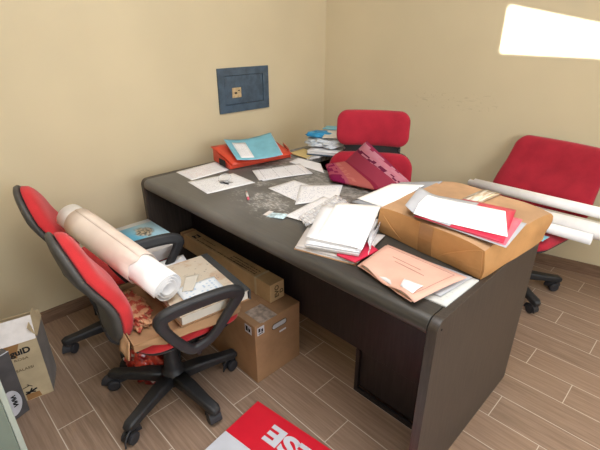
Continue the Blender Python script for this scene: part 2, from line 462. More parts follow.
def basis(o, x, y):
    """matrix taking text x,y to world directions x,y at o"""
    x = Vector(x).normalized(); y = Vector(y).normalized(); z = x.cross(y)
    m_ = Matrix((x, y, z)).transposed().to_4x4(); m_.translation = Vector(o); return m_

# ------------------------------------------------------------------ room
LX, RX, FY, HT = -2.346, 2.3, -1.6, 2.8
def bwy(x): return 2.978 + (x + .663) * .2236          # the back wall runs a little askew
def struct(name, bm, mats, **k):
    return tag(obj(name, bm, mats, **k), kind='structure')
FLOORP = [(LX - .2, FY - .2), (RX + .2, FY - .2), (RX + .2, bwy(RX + .2) + .2), (LX - .2, bwy(LX - .2) + .2)]
struct('floor', prism(B(), FLOORP, -.1, 0), 'floor')
struct('ceiling', prism(B(), FLOORP, HT, HT + .1), 'ceiling')
struct('wall_left', prism(B(), [(LX - .15, FY - .15), (LX, FY - .15), (LX, bwy(LX)), (LX - .15, bwy(LX - .15) + .15)], 0, HT), 'wall')
struct('wall_back', prism(B(), [(LX, bwy(LX)), (RX, bwy(RX)), (RX, bwy(RX) + .15), (LX - .03, bwy(LX) + .15)], 0, HT), 'wall_scuff')
# right wall with the daylight window
WY0, WY1, WZ0, WZ1 = -.6, 2.0, .95, 2.35
bm = B()
boxmm(bm, (RX, FY - .15, 0), (RX + .15, WY0, HT)); boxmm(bm, (RX, WY1, 0), (RX + .15, bwy(RX) + .15, HT))
boxmm(bm, (RX, WY0, 0), (RX + .15, WY1, WZ0)); boxmm(bm, (RX, WY0, WZ1), (RX + .15, WY1, HT))
struct('wall_right', bm, 'wall')
def window_frame(name, a, b, axis):
    bm = B(); t_ = .05
    def bar(y0, y1, z0, z1):
        if axis == 'x': boxmm(bm, (a[0], y0, z0), (b[0], y1, z1))
        else: boxmm(bm, (y0, a[1], z0), (y1, b[1], z1))
    i = 1 if axis == 'x' else 0
    y0, y1, z0, z1 = a[i], b[i], a[2], b[2]
    bar(y0, y0 + t_, z0, z1); bar(y1 - t_, y1, z0, z1); bar(y0 + t_, y1 - t_, z0, z0 + t_); bar(y0 + t_, y1 - t_, z1 - t_, z1)
    bar((y0 + y1) / 2 - t_ / 2, (y0 + y1) / 2 + t_ / 2, z0 + t_, z1 - t_)
    return struct(name, bm, 'frame_white')
window_frame('window_1', (RX + .04, WY0, WZ0), (RX + .10, WY1, WZ1), 'x')
# front wall (behind the photographer): only an added slot, cut to shape the sun patch
SUN = Vector((-.35, .9, -.15)).normalized()
def back_to_front(x, z):                                # where the ray that reaches the back wall came through the front wall
    k = (bwy(x) - FY) / SUN.y
    return x - SUN.x * k, z - SUN.z * k
g0 = back_to_front(-1.125, 1.604); g1 = back_to_front(-1.125, 1.352); g2 = back_to_front(-.10, 1.372); g3 = back_to_front(-.10, 1.325)
sx0, sx1 = g0[0], g2[0]; zb0, zb1 = g1[1], g3[1]; zt0, zt1 = g0[1], g2[1]
bm = B()
def yprism(poly, y0, y1):
    a = [bm.verts.new((p_[0], y0, p_[1])) for p_ in poly]; b = [bm.verts.new((p_[0], y1, p_[1])) for p_ in poly]; n = len(poly)
    bm.faces.new(a); bm.faces.new(b[::-1])
    for i in range(n): bm.faces.new((a[i], a[(i + 1) % n], b[(i + 1) % n], b[i]))
F0 = FY - .02
# the front wall is thin around this added opening
yprism([(LX, 0), (sx0, 0), (sx0, HT), (LX, HT)], F0, FY)
yprism([(sx1, 0), (RX, 0), (RX, HT), (sx1, HT)], F0, FY)
yprism([(sx0, 0), (sx1, 0), (sx1, zb1), (sx0, zb0)], F0, FY)
yprism([(sx0, zt0), (sx1, zt1), (sx1, HT), (sx0, HT)], F0, FY)
struct('wall_front', bm, 'wall')
# baseboards
struct('baseboard_left', prism(B(), [(LX + .001, FY), (LX + .011, FY), (LX + .011, bwy(LX) + .002), (LX + .001, bwy(LX) - .001)], 0, .075), 'base')
struct('baseboard_back', prism(B(), [(LX + .011, bwy(LX) - .009), (RX, bwy(RX) - .012), (RX, bwy(RX) - .001), (LX + .011, bwy(LX) + .001)], 0, .078), 'base')

# ------------------------------------------------------------------ wall safe
safe = empty('wall_safe', (LX, 1.80, .98), 0, 'blue-grey steel wall safe set in the left wall with a brass lock plate', 'safe')
bm = B(); y0, y1, z1 = -.208, .208, .278; d0, d1, e0, e1 = -.163, .158, .05, .232; T_ = .012
boxmm(bm, (0, y0, 0), (T_, d0, z1)); boxmm(bm, (0, d1, 0), (T_, y1, z1)); boxmm(bm, (0, d0, 0), (T_, d1, e0)); boxmm(bm, (0, d0, e1), (T_, d1, z1))
boxmm(bm, (-.01, d0, e0), (.003, d1, e1), 1)
obj('frame', bm, ['safe', 'safe_line'], safe)
bm = B(); boxmm(bm, (.002, d0 + .003, e0 + .003), (.0095, d1 - .003, e1 - .003)); door = obj('door', bm, 'safe', safe, bevel=.001)
bm = B(); boxmm(bm, (.0095, -.105, .092), (.0135, -.033, .155)); pl = obj('lock_plate', bm, 'brass', door, bevel=.001)
bm = B(); boxmm(bm, (.0135, -.088, .117), (.0150, -.068, .127)); boxmm(bm, (.0135, -.060, .134), (.0146, -.044, .140)); obj('keyhole', bm, 'ink', safe)

# ------------------------------------------------------------------ desk
DX0, DX1, DY0, DY1, DZ = -2.143, -.391, .912, 1.730, .75
desk = empty('office_desk', ((DX0 + DX1) / 2, (DY0 + DY1) / 2, 0), 0, 'large dark wood office desk with rounded front edge, covered in papers', 'desk')
cx_, cy_ = desk.location.x, desk.location.y
def side_profile(z0, z1, y0, y1, r=.035):
    out = [(y1, z0), (y1, z1)]
    for i in range(9):
        a = R(90 + 90 * i / 8); out.append((y0 + r + r * math.cos(a), z1 - r + r * math.sin(a)))
    out.append((y0, z0)); return out
def xprism(bm, prof, x0, x1, mi=0):
    a = [bm.verts.new((x0, p_[0], p_[1])) for p_ in prof]; b = [bm.verts.new((x1, p_[0], p_[1])) for p_ in prof]; n = len(prof)
    bm.faces.new(a).material_index = mi; bm.faces.new(b[::-1]).material_index = mi
    for i in range(n):
        f = bm.faces.new((a[i], a[(i + 1) % n], b[(i + 1) % n], b[i])); f.material_index = mi
    return bm
hy0, hy1 = DY0 - cy_, DY1 - cy_; hx0, hx1 = DX0 - cx_, DX1 - cx_
def desk_part(name, prof, x0, x1, mats, mi=0):
    o = obj(name, xprism(B(), prof, x0, x1), mats, desk)
    for p_ in o.data.polygons:
        p_.use_smooth = len(p_.vertices) == 4
    e = o.modifiers.new('b', 'BEVEL'); e.width = .0015; e.segments = 1; e.limit_method = 'ANGLE'; e.angle_limit = R(50)
    w = o.modifiers.new('wn', 'WEIGHTED_NORMAL')
    return o
# bullnose desktop: rounded on the visitors' side
def top_profile(r=.032):
    out = [(hy1, DZ - .05), (hy1, DZ)]
    for i in range(13):
        a = R(90 + 150 * i / 12); out.append((hy0 + r + r * math.cos(a), DZ - r + r * math.sin(a)))
    out.append((hy0 + .028, DZ - .056)); return out
PT = .030
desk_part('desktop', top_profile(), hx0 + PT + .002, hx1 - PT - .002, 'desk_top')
desk_part('side_panel', side_profile(0, DZ, hy0, hy1), hx0, hx0 + PT, 'desk_side')
desk_part('side_panel', side_profile(0, DZ, hy0, hy1), hx1 - PT, hx1, 'desk_side')
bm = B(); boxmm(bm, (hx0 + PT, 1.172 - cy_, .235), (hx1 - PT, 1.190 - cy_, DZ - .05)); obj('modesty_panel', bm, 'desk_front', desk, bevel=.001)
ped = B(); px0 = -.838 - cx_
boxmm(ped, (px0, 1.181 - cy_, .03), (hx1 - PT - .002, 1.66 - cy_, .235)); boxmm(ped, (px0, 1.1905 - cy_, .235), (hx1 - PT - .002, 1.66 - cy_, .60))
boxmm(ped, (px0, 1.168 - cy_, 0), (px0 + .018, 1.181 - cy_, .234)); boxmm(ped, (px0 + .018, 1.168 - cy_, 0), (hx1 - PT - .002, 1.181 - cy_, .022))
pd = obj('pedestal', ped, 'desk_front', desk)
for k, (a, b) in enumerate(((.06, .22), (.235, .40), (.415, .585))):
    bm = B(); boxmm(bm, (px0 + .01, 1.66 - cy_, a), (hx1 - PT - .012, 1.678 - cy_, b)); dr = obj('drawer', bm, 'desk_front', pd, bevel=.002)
bm = B(); tube(bm, [(hx1, .938 - cy_, .718), (hx1 + .001, .938 - cy_, .718)], .004, 10); obj('screw_cap', bm, 'ink', desk)

# side return behind the desk, along the left wall
ret = empty('return_table', (-2.03, 2.05, 0), 0, 'narrow dark side table joined to the back of the desk in the corner, under bags', 'table')
bm = B(); boxmm(bm, (.02, -.318, .715), (.28, .16, .75)); obj('table_top', bm, 'desk_top', ret, bevel=.004)
bm = B(); boxmm(bm, (.02, -.30, 0), (.045, .14, .715)); obj('side_panel', bm, 'desk_side', ret)
bm = B(); boxmm(bm, (.045, .115, 0), (.27, .14, .715)); obj('back_panel', bm, 'desk_side', ret)

# ------------------------------------------------------------------ chairs
def lathe(bm, prof, n=24, mi=0):
    rings = [[bm.verts.new((r * math.cos(2 * PI * k / n), r * math.sin(2 * PI * k / n), z)) for k in range(n)] for r, z in prof]
    for a, b in zip(rings, rings[1:]):
        for k in range(n): bm.faces.new((a[k], a[(k + 1) % n], b[(k + 1) % n], b[k])).material_index = mi
    bm.faces.new(rings[0][::-1]).material_index = mi; bm.faces.new(rings[-1]).material_index = mi
    return bm
def add_base(root, ang0, rad=.285):
    bm = lathe(B(), [(.042, .060), (.052, .066), (.052, .118), (.040, .132), (.036, .15), (.030, .19), (.030, .22), (.027, .225), (.027, .28), (.024, .285), (.024, .385 if 'office' in root.name else .395)])
    obj('gas_column', bm, 'black_plastic', root, smooth=False, bevel=.001)
    for k in range(5):
        a = R(ang0 + 72 * k); d = Vector((math.cos(a), math.sin(a), 0))
        bm = B()
        pts = [d * .03 + Vector((0, 0, .094)), d * .12 + Vector((0, 0, .094)), d * (rad - .05) + Vector((0, 0, .084)), d * (rad + .005) + Vector((0, 0, .080)), d * (rad + .024) + Vector((0, 0, .076))]
        sec = [(q[0], q[1]) for q in rrect(2, 1.7, .45, 3)]
        tube(bm, pts, [.033, .029, .023, .0225, .015], sec=sec)
        leg = obj('leg', bm, 'black_plastic', root, smooth=True)
        cb = B(); sw = a + R(random.choice((-1, 1)) * random.uniform(40, 120)); ax = Vector((math.cos(sw), math.sin(sw), 0)); fw = Vector((-ax.y, ax.x, 0))
        c0 = d * rad - fw * .012 + Vector((0, 0, .0272))
        for s in (-1, 1):
            tube(cb, [c0 + ax * s * .006, c0 + ax * s * .010, c0 + ax * s * .023, c0 + ax * s * .026], [.021, .0265, .0265, .021], 18)
        tube(cb, [c0 - ax * .005, c0 + ax * .005], .014, 12)
        tube(cb, [d * rad + Vector((0, 0, .034)), d * rad + Vector((0, 0, .072))], .012, 10)
        # hood over the two wheels
        hood = [c0 + fw * (.030 * math.cos(R(q))) + Vector((0, 0, .030 * math.sin(R(q)))) for q in range(-10, 191, 20)]
        tube(cb, hood, .0045, sec=[(5.6, .6), (-5.6, .6), (-5.6, -.6), (5.6, -.6)])
        obj('caster', cb, 'rubber', leg)
def task_chair(loc, face, label, group, ang0, fab='red', arms=True, rad=.29, lean=.115, ztop=.87, bw=.28, rtop=.135, taper=.42, rim=.012, sw=.47):
    DZs = 0.0
    root = empty('office_chair', loc, R(face - 90), label, 'chair', group)
    add_base(root, ang0 - (face - 90), rad)
    # seat
    def fs(u, v, w): return Vector((u, v + .04, .437 + DZs + w - .03 * max(0, (v - .10) / .13) ** 2 - .012 * (1 - min(1, abs(u) / .2) ** 2) * (w > 0)))
    bm = pad(B(), rrect(sw, .42, .09), .036, .026, fs); obj('seat', bm, fab, root, smooth=True)
    def fsh(u, v, w): return Vector((u, v + .038, .405 + DZs + w - .03 * max(0, (v - .10) / .13) ** 2))
    bm = pad(B(), rrect(sw - .04, .39, .09), .012, .016, fsh); obj('seat_shell', bm, 'black_plastic', root, smooth=True)
    bm = B(); boxmm(bm, (-.09, -.15, .352), (.09, .12, .392)); tube(bm, [(.08, .02, .376), (.20, .03, .373), (.25, .035, .370)], [.006, .006, .01], 8)
    obj('mechanism', bm, 'black_plastic', root, bevel=.004)
    # backrest: S-shaped profile, wider at the waist
    H = ztop - .44
    def prof(t_):                                       # t_ 0 bottom .. 1 top -> (y, z)
        y = -.185 - lean * t_ + .034 * math.sin(PI * min(1, t_ / .72)) ** 2
        return y, .44 + H * t_
    def fb(u, v, w, off=0.0):
        t_ = v / H + .5; y, z = prof(max(-.05, min(1.05, t_)))
        k = 1 + taper * (.5 - t_) - (.10 * max(0, .3 - t_) / .3)
        return Vector((u * k, y + w + off + .02 * (u / .23) ** 2, z))
    def shape(g):                                       # outline with its own top and bottom corner radii
        w_, h_ = bw + g, H + g; o_ = []
        for (sx, sy, a, r) in ((1, 1, 0, rtop), (-1, 1, 90, rtop), (-1, -1, 180, .10), (1, -1, 270, .10)):
            for i in range(9):
                q = R(a + 90 * i / 8); o_.append((sx * (w_ / 2 - r) + r * math.cos(q), sy * (h_ / 2 - r) + r * math.sin(q)))
        res = []
        for i, p_ in enumerate(o_):
            q = o_[(i + 1) % len(o_)]; m_ = max(1, int(math.dist(p_, q) / .04))
            for j in range(m_): res.append((p_[0] + (q[0] - p_[0]) * j / m_, p_[1] + (q[1] - p_[1]) * j / m_))
        return res
    bm = pad(B(), shape(0), .050, .010, lambda u, v, w: fb(u, v, w), p=3.2); obj('backrest', bm, fab, root, smooth=True)
    bm = pad(B(), shape(rim), .012, .030, lambda u, v, w: fb(u, v, w, -.016), p=3); obj('back_shell', bm, 'grey_plastic', root, smooth=True)
    br = smooth_path([(0, -.222, .60), (0, -.206, .53), (0, -.200, .45), (0, -.180, .39), (0, -.10, .370)])
    bm = tube(B(), br, .5, sec=[(.06, .016), (-.06, .016), (-.06, -.016), (.06, -.016)]); obj('back_bracket', bm, 'black_plastic', root, bevel=.003)
    if arms:
        for s in (-1, 1):
            key = [(s * .268, -.095, .580), (s * .274, -.062, .606), (s * .276, .02, .612), (s * .276, .13, .609), (s * .276, .185, .598), (s * .272, .200, .572), (s * .266, .155, .505), (s * .258, .098, .435), (s * .254, .050, .408), (s * .254, .000, .410), (s * .260, -.065, .50)]
            pth = smooth_path(key, 5, True)
            rad_ = []
            for q in pth: rad_.append(.0185 + .006 * max(0, min(1, (q.z - .53) / .05)))
            sec = rrect(2.1, 1.35, .55, 3)
            bm = tube(B(), pth, rad_, closed=True, sec=sec)
            tube(bm, [(s * .25, .03, .405), (s * .20, .03, .385), (s * .08, .03, .372)], .5, sec=[(.05, .016), (-.05, .016), (-.05, -.016), (.05, -.016)])
            obj('armrest', bm, 'black_plastic', root, smooth=True)
    return root
GV = 'red office chairs'
CA = task_chair((-1.40, .60, 0), 83, 'red office chair nearest the camera, holding the big paper roll and a binder', GV, -139, rad=.272)
CB = task_chair((-1.945, .635, 0), 72, 'red office chair against the left wall, half hidden behind the nearest chair', GV, -98, arms=False)
CD = task_chair((-.71, 2.515, 0), -100, 'red office chair by the back wall at right with white paper rolls on it', GV, 35, 'red_dark', False, .30, .17, .875, .57, .06, .17, -.012, .56)

def exec_chair(loc, face):
    root = empty('executive_chair', loc, R(face - 90), 'tall red chair behind the desk with a separate headrest cushion', 'chair', GV)
    add_base(root, 20)
    bm = pad(B(), rrect(.50, .48, .09), .045, .03, lambda u, v, w: Vector((u, v + .01, .44 + w - .03 * max(0, (v - .12) / .13) ** 2))); obj('seat', bm, 'red_dark', root, smooth=True)
    bm = pad(B(), rrect(.49, .47, .09), .01, .03, lambda u, v, w: Vector((u, v + .005, .408 + w))); obj('seat_shell', bm, 'black_plastic', root, smooth=True)
    bm = B(); boxmm(bm, (-.09, -.15, .358), (.09, .12, .385)); obj('mechanism', bm, 'black_plastic', root, bevel=.004)
    def fb(zc, yc, lean): return lambda u, v, w: Vector((u, yc - lean * (v) + w + .05 * (u / .25) ** 2, zc + v))
    bm = pad(B(), rrect(.495, .36, .085, 7), .05, .035, fb(.625, -.235, .12), p=3); obj('backrest', bm, 'red_dark', root, smooth=True)
    bm = pad(B(), rrect(.495, .35, .085, 7), .004, .03, lambda u, v, w: fb(.625, -.235, .12)(u, v, w - .036), p=4); obj('back_shell', bm, 'black_plastic', root, smooth=True)
    bm = pad(B(), rrect(.425, .205, .060, 7), .045, .035, fb(.945, -.275, .10), p=3); obj('headrest', bm, 'red_dark', root, smooth=True)
    bm = B(); boxmm(bm, (-.15, -.305, .70), (.15, -.285, .93)); boxmm(bm, (-.17, -.262, .800), (.17, -.248, .845)); obj('headrest_bracket', bm, 'black_plastic', root, bevel=.003)
    for s in (-1, 1): obj('bolt', tube(B(), [(s * .165, -.247, .822), (s * .165, -.24, .822)], .008, 10), 'steel', root)
    bm = tube(B(), smooth_path([(0, -.30, .60), (0, -.29, .48), (0, -.25, .40), (0, -.13, .372)]), .5, sec=[(.09, .02), (-.09, .02), (-.09, -.02), (.09, -.02)]); obj('back_bracket', bm, 'black_plastic', root)
    return root
CC = exec_chair((-1.335, 1.862, 0), -56)

# ------------------------------------------------------------------ papers on the desk
Z0 = DZ + .0006
def sheet(name, pts, z, mat, label, cat='paper', amp=.0, seed=1.0, thick=.0006, group=None, n=10, parent=None, zs=None, dz=None):
    c = [(p_[0], p_[1], (zs[i] if zs else z)) for i, p_ in enumerate(pts)]
    o = obj(name, sheet_bm(c, n, n, thick, dz or (curl(amp, seed) if amp else None)), mat, parent)
    if parent is None: tag(o, label, cat, group)
    return o
sheet('printed_sheet', [(-2.108, 1.108), (-2.125, 1.385), (-1.931, 1.343), (-1.921, 1.094)], Z0, 'paper_red', 'printed sheet with reddish print nearest the desk left end, partly beside the red box file')
sheet('printed_sheet', [(-1.913, 1.063), (-1.864, 1.322), (-1.651, 1.306), (-1.685, 1.036)], Z0, 'paper_print', 'white printed sheet under the clear key ring in front of the red box file', amp=.001, seed=3)
sheet('label_sheet', [(-1.655, 1.336), (-1.818, 1.420), (-1.724, 1.709), (-1.536, 1.623)], Z0 + .003, 'paper_labels', 'white sheet with a row of boxed entries right in front of the red box file', amp=.0015, seed=5)
sheet('label_sheet', [(-1.640, 1.350), (-1.800, 1.420), (-1.735, 1.660), (-1.565, 1.610)], Z0 + .0008, 'paper', 'white torn-edged sheet just under the boxed-entries sheet', amp=.0010, seed=5.5)
sheet('loose_sheet', [(-1.80, 1.690), (-1.83, 1.80), (-1.64, 1.800), (-1.505, 1.680)], Z0 + .001, 'paper', 'white sheet at the far desk edge between red box file and cushion', amp=.001, seed=8)
sheet('loose_sheet', [(-1.539, 1.298), (-1.536, 1.478), (-1.340, 1.474), (-1.290, 1.273)], Z0, 'paper_hand', 'blank-looking white sheet in mid desk, left of the handwritten sheet', amp=.001, seed=9)
sheet('handwritten_sheet', [(-1.446, 1.433), (-1.301, 1.599), (-1.181, 1.420), (-1.279, 1.235)], Z0 + .003, 'paper_hand', 'handwritten sheet in mid desk just in front of the cushion', amp=.0015, seed=11)
sheet('loose_sheet', [(-1.215, 1.110), (-1.255, 1.40), (-1.080, 1.40), (-1.075, 1.135)], Z0 + .0045, 'paper_print', 'white sheet partly under the clear plastic sleeve beside the tall document stack', amp=.001, seed=13)
sheet('plastic_sleeve', [(-1.155, 1.135), (-1.035, 1.055), (-1.06, 1.355), (-1.213, 1.443)], Z0 + .010, 'sleeve', 'crinkled clear plastic sleeve leaning on the left of the document stack', 'sleeve', thick=.001, zs=[Z0 + .007, Z0 + .030, Z0 + .032, Z0 + .010], dz=lambda u, v: .010 * abs(math.sin(u * 9 + v * 2)) * (1 if 0 < u < 1 else .3))
# small things
o = empty('marker_pen', (-1.525, 1.155, DZ + .0065), math.atan2(-.068, .104), 'short pink and white pen lying alone in the middle of the desk', 'pen')
obj('barrel', tube(B(), [(-.03, 0, 0), (.035, 0, 0)], .0058, 12), 'white_card', o, smooth=True)
obj('cap', tube(B(), [(.035, 0, 0), (.055, 0, 0), (.06, 0, 0)], [.0062, .0062, .003], 12), 'folder_rose', o, smooth=True)
obj('tip', tube(B(), [(-.045, 0, 0), (-.03, 0, 0)], [.003, .0055], 12), 'folder_red', o, smooth=True)
sa = empty('sachet', (-1.245, 1.095, DZ + .001), .3, 'small pale blue sachet at the front desk edge left of the stack', 'sachet')
bm = pad(B(), rrect(.085, .05, .006, 3), .008, .0003, lambda u, v, w: Vector((u, v, w + .004 * math.sin(u * 60)))); obj('pouch', bm, 'sachet', sa, smooth=True)
bm = box(B(), (-.044, 0, .004), (.022, .052, .0015)); obj('seal_strip', bm, 'white_card', sa)
kr = empty('key_ring', (-1.760, 1.165, DZ + .0025), .5, 'clear key ring with small dark keys on the printed sheet', 'keys')
tor = [Vector((.033 * math.cos(a), .05 + .033 * math.sin(a), .016 + .012 * math.sin(a))) for a in [2 * PI * k / 28 for k in range(28)]]
obj('ring', tube(B(), tor, .0024, 8, True), 'sleeve', kr, smooth=True)
for k, (a, L) in enumerate(((-.5, .05), (.25, .06), (1.0, .045))):
    d = Vector((math.cos(a), math.sin(a) * .6, 0)); bm = B()
    tube(bm, [Vector((0, .015, .002 + k * .003)), Vector((0, .015, .005 + k * .003))], .011, 12); box(bm, Vector((0, .015, .0035 + k * .003)) + d * L * .5, (L, .008, .002), RZ(math.atan2(d.y, d.x)))
    obj('key', bm, 'steel' if k else 'ink', kr)

# red box file and blue folder
bf = empty('box_file', (-2.02, 1.58, DZ + .0045), 0, 'orange-red box file lying at the far left of the desk', 'folder')
def wedge(y0, y1, x0, x1, h0, h1): return None
bm = B()
A_ = [(-.125, -.195), (.10, -.235), (.155, .185), (-.10, .215)]
hts = [.080, .022, .020, .078]
lo = [bm.verts.new((p_[0], p_[1], 0)) for p_ in A_]; hi = [bm.verts.new((p_[0], p_[1], h)) for p_, h in zip(A_, hts)]
bm.faces.new(lo[::-1]); bm.faces.new(hi)
for i in range(4): bm.faces.new((lo[i], lo[(i + 1) % 4], hi[(i + 1) % 4], hi[i]))
obj('case', bm, 'orange_red', bf, bevel=.003)
bm = sheet_bm([(-.130, -.205, .083), (.115, -.228, .026), (.175, .180, .024), (-.11, .225, .081)], 8, 8, .003, lambda u, v: .006 * math.sin(u * PI)); obj('lid', bm, 'orange_red', bf)
bm = B(); prism(bm, [(-.02, -.224), (.055, -.2345), (.055, -.2365), (-.02, -.226)], .004, .042); obj('finger_slot', bm, 'ink', bf)
bm = sheet_bm([(.17, .175, .0), (.05, .235, .0), (.02, .245, .060), (.14, .19, .045)], 4, 4, .0025); obj('end_flap', bm, 'orange_red', bf)
fb_ = empty('paper_folder', (-1.96, 1.55, DZ + .10), 0, 'light blue paper folder lying on top of the orange-red box file', 'folder')
c_ = [Vector(q) - fb_.location for q in ((-2.125, 1.455, .856), (-1.885, 1.370, .800), (-1.755, 1.600, .800), (-2.05, 1.765, .846))]
sag = lambda u, v: .028 * (abs(v - .38) * 1.6) ** 1.6 * (1 - .4 * u) + .006
obj('cover', sheet_bm(c_, 14, 14, .002, sag), 'light_blue', fb_)
def on_cover(u, v, up=.003):
    q = (c_[0] * (1 - u) + c_[1] * u) * (1 - v) + (c_[3] * (1 - u) + c_[2] * u) * v
    return q + Vector((0, 0, sag(u, v) + up))
lab = [on_cover(.18, .12), on_cover(.92, .12), on_cover(.92, .40), on_cover(.18, .40)]
obj('title_label', sheet_bm(lab, 8, 4, .0006, lambda u, v: sag(.18 + .74 * u, .12 + .28 * v) - (sag(.18, .12) * (1 - u) * (1 - v) + sag(.92, .12) * u * (1 - v) + sag(.92, .40) * u * v + sag(.18, .40) * (1 - u) * v)), 'paper_print', fb_)
obj('inner_sheet', sheet_bm([q + Vector((-.006, .008, .0)) for q in c_], 14, 14, .0006, lambda u, v: sag(u, v) - .002), 'paper', fb_)

# pile in the far left corner, on the return table
rz_ = DZ + .001
sheet('document_folder', [(-1.925, 1.815), (-1.935, 1.955), (-1.760, 1.935), (-1.750, 1.805)], rz_ + .006, 'yellow', 'yellow folder at the left foot of the corner pile of bags', 'folder', thick=.006)
o = obj('document_stack', prism(B(), [(-1.757, 1.800), (-1.83, 2.02), (-1.77, 2.10), (-1.735, 1.90)], rz_, rz_ + .012), 'edges'); tag(o, 'low pile of white and bluish papers under the white plastic bag', 'papers')
ob = empty('document_stack', (-1.755, 1.99, rz_ + .0125), .45, 'bundle of papers with a dark blue bottom folder beside the tall red chair', 'papers')
bm = B(); box(bm, (0, 0, .004), (.22, .20, .008)); obj('folder', bm, 'safe', ob, bevel=.002)
bm = B(); box(bm, (.0, .0, .015), (.21, .19, .013)); obj('pages', bm, 'edges', ob)
bm = sheet_bm([(-.11, -.10, .0225), (.12, -.095, .0225), (.11, .09, .023), (-.10, .095, .023)], 6, 6, .0008, curl(.004, 4)); obj('top_sheet', bm, 'paper', ob)
def blob(name, c, s, mat, label, cat, amp=.25, seed=0, flat=True, rot=0.0, f=2.2):
    bm = B(); bmesh.ops.create_icosphere(bm, subdivisions=5, radius=1)
    for v in bm.verts:
        n_ = noise.noise(v.co * f + Vector((seed, seed, 0))) + .5 * noise.noise(v.co * f * 2.3 + Vector((0, seed, 3)))
        cr = abs(noise.noise(v.co * f * 2 + Vector((seed, 5, 0))))
        v.co *= 1 + amp * n_ - amp * .5 * cr
        v.co = RZ(rot) @ Vector((v.co.x * s[0], v.co.y * s[1], v.co.z * s[2]))
        if flat: v.co.z = max(v.co.z, -s[2] * .55)
        v.co += Vector(c)
    return tag(obj(name, bm, mat, smooth=True), label, cat)
blob('plastic_bag', (-1.785, 2.035, rz_ + .066), (.140, .105, .036), 'bag_white', 'crumpled white plastic bag in the middle of the corner pile', 'bag', .3, 2, True, .5)
blob('plastic_bag', (-1.835, 2.025, rz_ + .108), (.110, .055, .024), 'blue_plastic', 'bright blue plastic bag on top of the corner pile at left', 'bag', .2, 6, True, .6)
sheet('brochure', [(-1.77, 1.95), (-1.835, 2.08), (-1.68, 2.17), (-1.625, 2.04)], rz_ + .118, 'paper_cream', 'pale brochure topmost on the corner pile beside the headrest', 'paper', .006, 4, .004, zs=[rz_ + .105, rz_ + .13, rz_ + .13, rz_ + .105])
sheet('brochure', [(-1.85, 2.04), (-1.90, 2.14), (-1.75, 2.22), (-1.71, 2.12)], rz_ + .136, 'light_blue', 'blue-grey leaflet at the very back of the corner pile', 'paper', .004, 14, .003)

# central stack of documents
SB = [(-.976, .936), (-.745, 1.000), (-.800, 1.238), (-1.068, 1.097)]
st = empty('document_folder', (-.90, 1.07, Z0), 0, 'white card folder at the bottom of the tall document stack in mid desk', 'folder')
L_ = st.location
def rel(pts, z): return [(p_[0] - L_.x, p_[1] - L_.y, z - L_.z) for p_ in pts]
obj('back_cover', sheet_bm(rel(SB, Z0 + .0002), 6, 6, .003), 'brown_top', st)
obj('front_cover', sheet_bm(rel([(q[0] + .004, q[1] + .006) for q in SB], Z0 + .009), 6, 6, .0035, curl(.002, 3)), 'white_card', st)
obj('pages', prism(B(), [(q[0] * .97, q[1] * .97) for q in [(p_[0] - L_.x, p_[1] - L_.y) for p_ in SB]], .0036, .0088), 'edges', st)
RB = [(-.815, .985), (-.740, .990), (-.735, 1.115), (-.96, 1.20)]
sheet('red_folder', RB, Z0 + .017, 'folder_red', 'red folder sticking out on the right of the tall document stack', 'folder', .0, 2, .004)
def stack(name, pts, z0, z1, label, cover='paper', seed=1):
    e = empty(name, (sum(p_[0] for p_ in pts) / 4, sum(p_[1] for p_ in pts) / 4, z0), 0, label, 'papers')
    q = [(p_[0] - e.location.x, p_[1] - e.location.y) for p_ in pts]
    bm = B(); n_ = int((z1 - z0) / .004) + 1; h = (z1 - z0) / n_
    rs = random.Random(seed)
    for k in range(n_):
        dx, dy = rs.uniform(-.004, .004), rs.uniform(-.004, .004)
        prism(bm, [(a + dx, b + dy) for a, b in q], k * h, k * h + h * .96)
    obj('pages', bm, 'edges', e)
    obj('cover', sheet_bm([(a, b, z1 - z0) for a, b in q], 8, 8, .0012), cover, e)
    return e
stack('document_stack', [(-.926, .945), (-.752, 1.025), (-.868, 1.300), (-1.085, 1.20)], Z0 + .0225, Z0 + .038, 'thick white bundle of pages above the red folder in the tall document stack', 'paper', 3)
stack('document_stack', [(-.945, .966), (-.766, 1.027), (-.890, 1.318), (-1.110, 1.235)], Z0 + .040, Z0 + .050, 'thinner upper bundle of pages just under the bright white sheet of the stack', 'paper', 5)
sheet('blank_sheet', [(-.920, .996), (-1.078, 1.288), (-.925, 1.395), (-.742, 1.028)], Z0 + .0518, 'white_blank', 'bright blank white sheet on top of the tall document stack', amp=.001, seed=3)
sheet('plastic_sleeve', [(-.735, 1.055), (-.835, 1.245), (-.875, 1.36), (-.770, 1.115)], Z0, 'sleeve', 'clear plastic sleeve squeezed between the document stack and the brown parcel', 'sleeve', thick=.001, zs=[Z0 + .024, Z0 + .010, Z0 + .045, Z0 + .056], dz=lambda u, v: .004 * math.sin(v * 14))
sheet('loose_sheet', [(-.742, 1.095), (-.825, 1.235), (-.862, 1.245), (-.775, 1.105)], Z0, 'paper', 'white rolled-edge sheet standing between document stack and brown parcel', zs=[Z0 + .0015, Z0 + .0015, Z0 + .04, Z0 + .04], thick=.001)
sheet('document_folder', [(-1.099, 1.421), (-1.075, 1.735), (-.803, 1.668), (-.862, 1.385)], 0, 'folder_grey', 'grey folder under the bright sheet, its right edge raised against the brown parcel', 'folder', thick=.003, zs=[Z0 + .012, Z0 + .035, Z0 + .122, Z0 + .045])
sheet('blank_sheet', [(-1.098, 1.455), (-1.058, 1.672), (-.852, 1.605), (-.905, 1.400)], 0, 'white_blank', 'bright blank white sheet on the grey folder between cushion and parcel', zs=[Z0 + .022, Z0 + .050, Z0 + .110, Z0 + .046])

